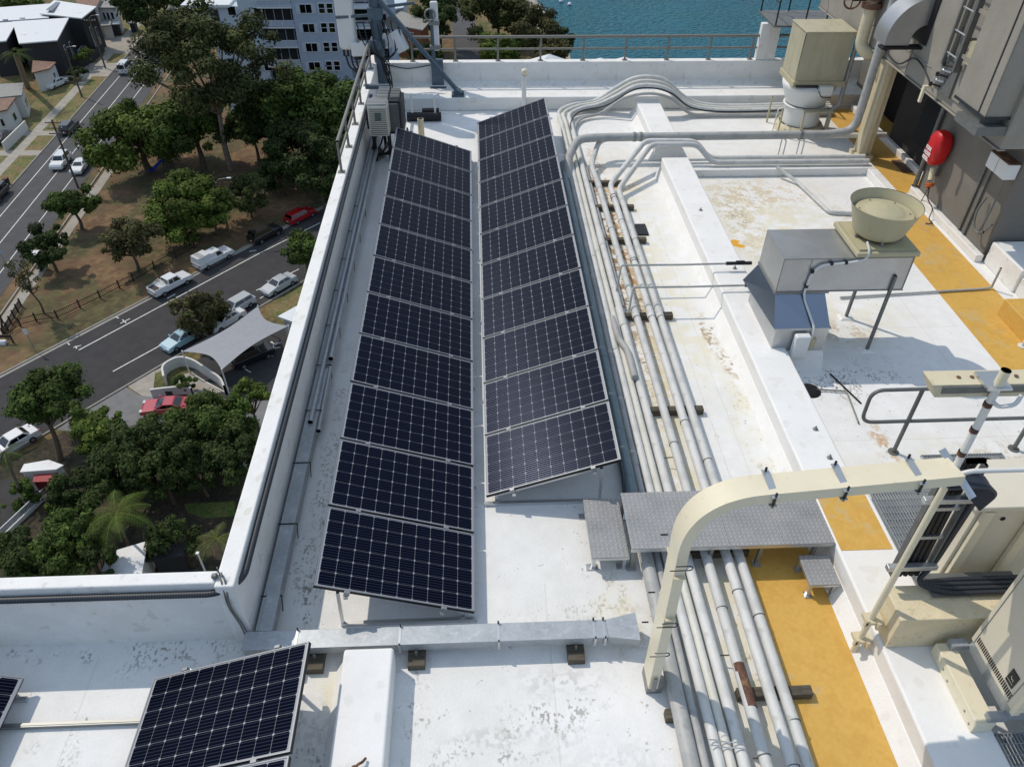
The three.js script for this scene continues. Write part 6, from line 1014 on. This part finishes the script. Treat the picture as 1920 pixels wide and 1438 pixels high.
// blue grey flats
{
  const Z = -138, X = (px, py = 70) => onZ(px, py, Z).x, Y = (py, px = 590) => onZ(px, py, Z).y;
  const t = thing('apartment_block', 'blue grey block of flats with white balcony rails and shuttered windows', 'flats', { pos: [X(560), GY, Z] }), ox = X(560), T = (x0, x1, y0, y1, z0, z1) => B(x0 - ox, x1 - ox, y0 - GY, y1 - GY, z0 - Z, z1 - Z);
  const xA0 = X(398), xA1 = X(492), xB1 = X(556), xC1 = X(652), xD1 = X(708), top = -22;
  obj('left_wing', T(xA0, xA1, GY, Y(14, 430), Z - 14, Z - .6), M.aptPale, t); obj('wing_roof', T(xA0 - 4, xA1 - 4.5, Y(14, 430), Y(14, 430) + .4, Z - 15, Z), M.roofWhite, t);
  obj('corner_tower', T(xA1 - 3.2, xA1 - .02, GY, top, Z - 12, Z - .3), M.aptPale, t);
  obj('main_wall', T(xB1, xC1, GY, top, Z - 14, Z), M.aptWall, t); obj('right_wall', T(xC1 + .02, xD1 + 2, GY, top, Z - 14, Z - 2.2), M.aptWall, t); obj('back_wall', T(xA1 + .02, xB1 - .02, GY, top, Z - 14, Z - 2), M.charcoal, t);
  const fl = [.5, 38, 75, 111, 146].map(p => Y(p + 12, 530));
  for (const y of fl) {
    const s = obj('balcony', T(xA1, xB1 - .01, y - .25, y, Z - 2, Z + .15), M.trim, t);
    obj('rail', [T(xA1, xB1 - .02, y + .95, y + 1.03, Z + .06, Z + .12), T(xA1, xB1 - .02, y + .12, y + .18, Z + .06, Z + .12)], M.trim, s);
    for (let k = 0; k <= 3; k++) { const x = mix(xA1 + .05, xB1 - .12, k / 3); obj('rail_post', T(x - .03, x + .03, y, y + .95, Z + .07, Z + .11), M.trim, s); }
    obj('rail_glass', T(xA1 + .05, xB1 - .1, y + .2, y + .93, Z + .08, Z + .095), M.aptWall, s);
    for (let k = 0; k < 4; k++) { const x = mix(xA1, xB1, (k + .5) / 4); obj('door_frame', T(x - .04, x + .04, y, y + 2.2, Z - 1.99, Z - 1.9), M.trim, t); }
    const s2 = obj('balcony', T(xC1 + .02, xD1 + 2, y - .35, y - .1, Z - 2.2, Z + .3), M.trim, t); obj('rail', [T(xC1, xD1 + 2, y + .85, y + .93, Z + .2, Z + .26), T(xC1, xD1 + 2, y + .3, y + .36, Z + .2, Z + .26)], M.trim, s2); for (let k = 0; k < 5; k++) { const x = mix(xC1 + .1, xD1 + 1.9, k / 4); obj('rail_post', T(x - .03, x + .03, y - .1, y + .9, Z + .2, Z + .25), M.trim, s2); }
    obj('balcony_door', T(xC1 + .4, xD1 + 1.5, y, y + 2.1, Z - 2.19, Z - 2.1), M.glassDark, t);
  }
  const win = (x, y, w, h, mull, shut) => { const f = obj('window', T(x - w / 2 - .1, x + w / 2 + .1, y - .1, y + h + .1, Z + .001, Z + .08), M.trim, t); obj('pane', T(x - w / 2, x - .04, y, y + h, Z + .081, Z + .09), M.glassDark, f); obj('pane', T(x + .04, x + w / 2, y, y + h, Z + .081, Z + .09), M.glassDark, f); if (mull) obj('sash_bar', T(x - w / 2, x + w / 2, y + h / 2 - .04, y + h / 2 + .04, Z + .091, Z + .1), M.trim, f); if (shut) for (const s of [-1, 1]) obj('shutter', T(x + s * (w / 2 + .12), x + s * (w / 2 + .62), y - .1, y + h + .1, Z + .002, Z + .06), M.aptPale, f); };
  [24, 60, 96, 131, -12].forEach((py, i) => { const y = Y(py, 580); win(X(574 + i * 5.6 * (i < 4 ? 1 : -.5), py), y, 1.9, 1.3, false, true); for (const k of [0, 1]) { const x = X(604 + k * 15 + i * 4.6 * (i < 4 ? 1 : -.5), py); const f = obj('window', T(x - .6, x + .6, y - .15, y + 1.55, Z + .001, Z + .08), M.trim, t); obj('pane', T(x - .47, x + .47, y - .02, y + 1.42, Z + .081, Z + .09), M.glassDark, f); obj('sash_bar', T(x - .47, x + .47, y + .66, y + .74, Z + .091, Z + .1), M.trim, f); } });
  for (const [px, py] of [[484, 31], [503, 133], [434, 30]]) { const x = X(px, py), y = Y(py, px), z0 = px < 450 ? Z - .6 : Z - .3; const f = obj('window', T(x - .75, x + .75, y - .1, y + 1.4, z0 + .001, z0 + .06), M.trim, t); obj('pane', T(x - .62, x + .62, y, y + 1.28, z0 + .061, z0 + .07), M.glassDark, f); }
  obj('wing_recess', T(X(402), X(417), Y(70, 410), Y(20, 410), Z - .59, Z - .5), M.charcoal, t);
}
// white pyramid roofs beyond the far parapet
for (const [i, [px, py, w, lab]] of [[1030, 101, 7, 'larger white tent roof beyond the far railing'], [1127, 108, 2.2, 'small pale tent roof beyond the far railing'], [1172, 106, 4, 'middle sized white tent roof beyond the far railing']].entries()) { const p = at(px, py, -36); const t = thing('tent_roof', lab, 'tent', { pos: [p.x, -36, p.z] }); const a = w / 2, h = w * .3; obj('canopy', faces([[[-a, -h, a], [a, -h, a], [0, 0, 0]], [[a, -h, a], [a, -h, -a], [0, 0, 0]], [[a, -h, -a], [-a, -h, -a], [0, 0, 0]], [[-a, -h, -a], [-a, -h, a], [0, 0, 0]]]), M.roofWhite, t); obj('wall', B(-a + .2, a - .2, -10, -h - .01, -a + .2, a - .2), M.wallWhite, t); }

// ---------------------------------------------------------------- forecourt, sail, sheds
{
  const t = thing('shade_sail', 'big grey shade sail stretched on white posts over the car park', 'shade sail', { pos: [...gnd(430, 660).toArray()] });
  const C = [[341, 659, 3.0], [483, 574, 3.5], [540, 611, 3.0], [415, 693, 3.5]].map(([x, y, h]) => gnd(x, y, h)), N = 18, pos = [];
  const pt = (u, v) => { const e = 4 * u * (1 - u), f = 4 * v * (1 - v); const a = C[0].clone().lerp(C[1], u), b = C[3].clone().lerp(C[2], u), p = a.lerp(b, v), c = C[0].clone().add(C[1]).add(C[2]).add(C[3]).multiplyScalar(.25); const pull = .2 * (e * (1 - f) + f * (1 - e)); return p.lerp(c, pull); };
  for (let i = 0; i < N; i++) for (let j = 0; j < N; j++) { const a = pt(i / N, j / N), b = pt((i + 1) / N, j / N), c = pt((i + 1) / N, (j + 1) / N), d = pt(i / N, (j + 1) / N); for (const q of [a, b, c, a, c, d]) pos.push(q.x, q.y, q.z); }
  let g = new THREE.BufferGeometry(); g.setAttribute('position', new THREE.Float32BufferAttribute(pos, 3)); g.computeVertexNormals(); obj('fabric', rebase(t, boxUV(g)), M.sail, t);
  for (const c of C) obj('post', rebase(t, cyl(c.x, GY, c.y + .1, c.z, .07, 10)), M.whiteMetal, t);
}
const wallLine = (name, label, px, h, w, mat, category = 'wall') => { const pts = px.map(([x, y]) => gnd(x, y)), c = pts[0], t = thing(name, label, category, { pos: [c.x, GY, c.z] }); obj('wall', bar(bend(pts.map(p => V(p.x - c.x, h / 2, p.z - c.z)), 1.2, 8), w, h, V(0, 1, 0)), mat, t); return t; };
wallLine('forecourt_wall', 'curved white forecourt wall around the planter', [[312, 722], [308, 700], [340, 684], [365, 690], [418, 725], [424, 740]], 1.3, .2, M.wallWhite);
wallLine('sign_wall', 'white sign wall beside the crimson coupe', [[286, 745], [308, 742], [350, 738], [362, 742]], 1.1, .2, M.wallWhite);
{ const p = gnd(317, 736, .7); tag(obj('sign_plate', B(p.x - .35, p.x + .35, p.y - .3, p.y + .3, p.z + .13, p.z + .16), M.charcoal), 'small dark plate on the white sign wall', 'sign'); }
sheet('forecourt', P2([330, 705], [360, 698], [415, 735], [385, 742], [340, 735]), M.path, 7);
wallLine('boundary_wall', 'white boundary wall behind the garden trees', [[270, 878], [470, 876]], 1.6, .2, M.wallWhite);
{ const t = wallLine('boundary_wall', 'pale yard wall in front of the low brown roofed house', [[10, 285], [52, 243]], 1.6, .2, M.wallWhite); }
wallLine('boundary_wall', 'dark timber side fence in front of the rust streaked roof', [[100, 136], [152, 128], [170, 118]], 1.8, .12, M.charcoal, 'fence');
wallLine('boundary_wall', 'grey timber fence beside the town house driveway', [[172, 118], [196, 96]], 1.7, .12, M.charcoal, 'fence');
house('red bin shed against the white wall', [[62, 890], [101, 887], [100, 902, -.2], [60, 904, -.2]], 2.2, std({ color: 0x6e1a1e, roughness: .7 }), std({ color: 0x9a2a30, roughness: .6 }), { name: 'bin_shed', category: 'shed', d: .1, th: .1 });
house('white flat roofed garage beside the red bin shed', [[36, 885], [104, 880], [118, 872], [90, 862], [44, 870]], 2.6, M.wallWhite, M.roofWhite, { name: 'garage', category: 'garage', d: .15, th: .15 });
house('white sheet metal shed roof beside the palm', [[186, 1078], [264, 1082], [276, 1014], [205, 1035]], 3, M.wallWhite, M.roofWhite, { name: 'shed', category: 'shed', d: .3, th: .12 });
house('dark timber carport beside the white shed roof', [[272, 1052], [350, 1040], [345, 1016], [275, 1026]], 2.4, M.charcoal, M.charcoal, { name: 'carport', category: 'carport' });
house('white corrugated roof of the building beside the parapet', [[520, 593], [556, 606], [575, 575], [558, 572]], 3, M.wallWhite, M.roofWhite, { name: 'annex', category: 'annex' });
{ // white balustrade
  const a = gnd(8, 1008), b = gnd(98, 922), t = thing('balustrade', 'white metal balustrade above the asphalt drive', 'balustrade', { pos: [a.x, GY, a.z] }), d = b.clone().sub(a), L = d.length();
  obj('top_rail', bar([V(0, 1.1, 0), V(d.x, 1.1, d.z)], .07, .06), M.trim, t); obj('wall', bar([V(0, .2, 0), V(d.x, .2, d.z)], .15, .4), M.wallWhite, t);
  for (let i = 0; i <= 40; i++) { const q = d.clone().multiplyScalar(i / 40); obj('baluster', B(q.x - .015, q.x + .015, .4, 1.07, q.z - .015, q.z + .015), M.trim, t); } }
// ---------------------------------------------------------------- park furniture
{
  const pts = [[5, 605], [8, 632], [38, 612], [68, 603], [108, 598], [150, 578], [188, 560], [224, 541], [250, 528], [290, 505], [330, 484], [365, 466]].map(([x, y]) => gnd(x, y)), t = thing('park_fence', 'brown timber picket fence along the park side of the cross street', 'fence', { pos: [pts[0].x, GY, pts[0].z] }), o = t.position;
  const line = pts.map(p => V(p.x - o.x, 0, p.z - o.z));
  for (let i = 0; i < line.length; i++) obj('post', B(line[i].x - .07, line[i].x + .07, 0, 1.25, line[i].z - .07, line[i].z + .07), M.fence, t);
  let count = 0;
  for (let i = 1; i < line.length; i++) { const a = line[i - 1], b = line[i], L = a.distanceTo(b), ang = Math.atan2(-(b.z - a.z), b.x - a.x); obj('rail', [bar([V(a.x, .95, a.z), V(b.x, .95, b.z)], .04, .08), bar([V(a.x, .25, a.z), V(b.x, .25, b.z)], .04, .08)], M.fence, t); const m = Math.round(L / .2); for (let k = 1; k < m && count < 290; k++, count++) { const p = a.clone().lerp(b, k / m); obj('picket', new THREE.BoxGeometry(.03, .85, .03).translate(0, .6, 0).rotateY(ang).translate(p.x, 0, p.z), M.fence, t); } }
}
{ const p0 = gnd(8, 632), p1 = gnd(40, 575), t = thing('park_fence', 'brown fence returning along the footpath of the park corner', 'fence', { pos: [p0.x, GY, p0.z] }), d = p1.clone().sub(p0); obj('rail', [bar([V(0, .95, 0), V(d.x, .95, d.z)], .04, .08), bar([V(0, .25, 0), V(d.x, .25, d.z)], .04, .08)], M.fence, t); for (let i = 1; i <= 5; i++) obj('post', B(d.x * i / 5 - .07, d.x * i / 5 + .07, 0, 1.2, d.z * i / 5 - .07, d.z * i / 5 + .07), M.fence, t); for (let i = 1; i < 60; i++) obj('picket', B(d.x * i / 60 - .015, d.x * i / 60 + .015, .18, 1.03, d.z * i / 60 - .015, d.z * i / 60 + .015), M.fence, t); }
{ const p = gnd(300, 318), t = thing('play_slide', 'blue plastic slide standing in the shade of the park', 'slide', { pos: [p.x, GY, p.z] }); const bl = std({ color: 0x1648b8, roughness: .35 }); const c = bend([[-1.6, .15, .9], [-.9, .22, .6], [.5, 1.35, 0], [.9, 1.4, -.1]], .5, 6); obj('chute', [bar(c, .5, .04, V(0, 1, 0)), ...[-1, 1].map(s => bar(c.map(q => q.clone().add(V(.12 * s, .12, .24 * s))), .04, .25, V(0, 1, 0)))], bl, t); obj('tower', [B(.9, .98, 0, 2.2, -.6, -.52), B(1.8, 1.88, 0, 2.2, -.6, -.52), B(.9, .98, 0, 2.2, .4, .48), B(1.8, 1.88, 0, 2.2, .4, .48), B(.9, 1.88, 1.35, 1.42, -.6, .48)], M.fence, t); obj('canopy', B(.8, 2.0, 2.2, 2.26, -.7, .6), std({ color: 0x5a4a7a, roughness: .6 }), t); }
function powerPole(px, py, h, label, arms, lamp, lean = 0) {
  const p = gnd(px, py), t = thing('power_pole', label, 'power pole', { pos: [p.x, GY, p.z] }); obj('pole', plain(new THREE.CylinderGeometry(.12, .17, h, 10).translate(0, h / 2, 0)), M.pole, t);
  for (let i = 0; i < arms; i++) { obj('cross_arm', B(-1.1, 1.1, h - .5 - i * .8, h - .38 - i * .8, -.06, .06), M.pole, t); for (const x of [-1, -.5, .5, 1]) obj('insulator', cyl(x, h - .38 - i * .8, h - .2 - i * .8, 0, .05, 6), M.trim, t); }
  if (arms > 1) obj('transformer', cyl(.35, h - 2.6, h - 1.7, .25, .22, 12), M.steelGrey, t);
  if (lamp) { obj('lamp_arm', tube(bend([[0, h - .3, 0], [.3, h + .4, 0], [1.6, h + .6, 0]], .3), .04, 6), M.aluDull, t); obj('lamp_head', RB(1.5, 2.1, h + .52, h + .66, -.12, .12, .05), M.trim, t); }
  return p;
}
powerPole(146, 353, 10.5, 'tall timber power pole with cross arms and a transformer', 3, false);
powerPole(153, 182, 8.5, 'slim timber pole on the verge beside the footpath', 0, true);
powerPole(197, 128, 9.5, 'timber street light pole on the verge near the white van', 1, true);
powerPole(298, 74, 9, 'timber power pole at the edge of the gum tree', 1, false);
powerPole(342, 26, 8, 'far timber power pole on the wide street', 1, false);
powerPole(431, 444, 8, 'slim pole standing among the park trees', 0, true);
{ const p = gnd(66, 660), t = thing('street_sign', 'thin street sign post on the dry verge of the cross street', 'sign', { pos: [p.x, GY, p.z] }); obj('post', cyl(0, 0, 3.2, 0, .035, 8), M.aluDull, t); obj('plate', B(-.22, .22, 2.5, 3.2, .04, .06), M.trim, t); }
{ const p = gnd(24, 643), t = thing('park_sign', 'low timber sign frame on the dry park corner', 'sign', { pos: [p.x, GY, p.z] }); obj('board', B(-2.2, .1, .8, 1.15, -.06, .06), M.fence, t); obj('post', B(-.05, .1, 0, .8, -.07, .07), M.fence, t); obj('post', B(-2.1, -1.95, 0, .8, -.07, .07), M.fence, t); }
{ const p = gnd(3, 645), t = thing('litter_tray', 'small white box on the dry grass', 'box', { pos: [p.x, GY, p.z] }); obj('box', RB(-.4, .5, .004, .4, -.3, .3, .05), M.plasticWhite, t); }
{ const p = gnd(70, 505), t = thing('bus_shelter', 'small bus shelter with a shiny roof on the footpath', 'shelter', { pos: [p.x, GY, p.z] }); obj('roof', RB(-.9, .9, 2.3, 2.42, -.7, .7, .05), M.alu, t); obj('back', B(.6, .68, 0, 2.3, -.65, .65), M.charcoal, t); obj('post', B(-.8, -.74, 0, 2.3, .55, .61), M.charcoal, t); obj('post', B(-.8, -.74, 0, 2.3, -.61, -.55), M.charcoal, t); obj('bench', B(.1, .55, .4, .46, -.6, .6), M.pole, t); obj('bench_leg', B(.3, .4, 0, .4, -.05, .05), M.pole, t); }
{ const p = gnd(14, 505), t = thing('street_sign', 'round blue street sign at the footpath edge', 'sign', { pos: [p.x, GY, p.z] }); obj('post', cyl(0, 0, 2.6, 0, .03, 8), M.aluDull, t); obj('plate', plain(new THREE.CylinderGeometry(.35, .35, .03, 20).rotateX(Math.PI / 2).translate(0, 2.7, .04)), std({ color: 0x9fb4cc, roughness: .5 }), t); }
for (const [px, py, c] of [[8, 352, 0x2a2a2c], [14, 346, 0x5a1c16]]) { const p = gnd(px, py), t = thing('wheelie_bin', c === 0x2a2a2c ? 'dark wheelie bin at the kerb of the wide street' : 'red lidded wheelie bin at the kerb of the wide street', 'bin', { pos: [p.x, GY, p.z] }); obj('body', hexa([[-.24, .05, .26], [.24, .05, .26], [.24, .05, -.26], [-.24, .05, -.26]], [[-.3, 1.0, .34], [.3, 1.0, .34], [.3, 1.0, -.34], [-.3, 1.0, -.34]]), M.charcoal, t); obj('lid', RB(-.32, .32, 1.0, 1.08, -.36, .36, .03), std({ color: c, roughness: .6 }), t); obj('wheel', plain(new THREE.CylinderGeometry(.1, .1, .06, 12).rotateZ(1.57).translate(-.25, .1, -.25)), M.tyre, t); }
{ const p = gnd(395, 1078, .0), q = at(370, 1038, -39); const t = thing('light_pole', 'slim pale pole rising beside the parapet wall', 'pole', { pos: [q.x, GY, q.z] }); obj('pole', cyl(0, 0, 7, 0, .07, 10), M.whiteMetal, t); obj('head', RB(-.12, .12, 7.0, 7.12, -.12, .12, .04), M.whiteMetal, t); }
// boats wakes and seabirds are left out of the water: only two small buoys are there
for (const [px, py] of [[1052, 4], [1068, 10]]) { const p = gnd(px, py, .05); tag(obj('mooring_buoy', lathe([[0, 0], [.5, .1], [.55, .4], [.3, .7], [0, .8]], 14).translate(p.x, GY + .03, p.z), M.trim), 'small white buoy on the blue water', 'buoy', 'buoys on the water'); }

renderer.render(scene, camera);
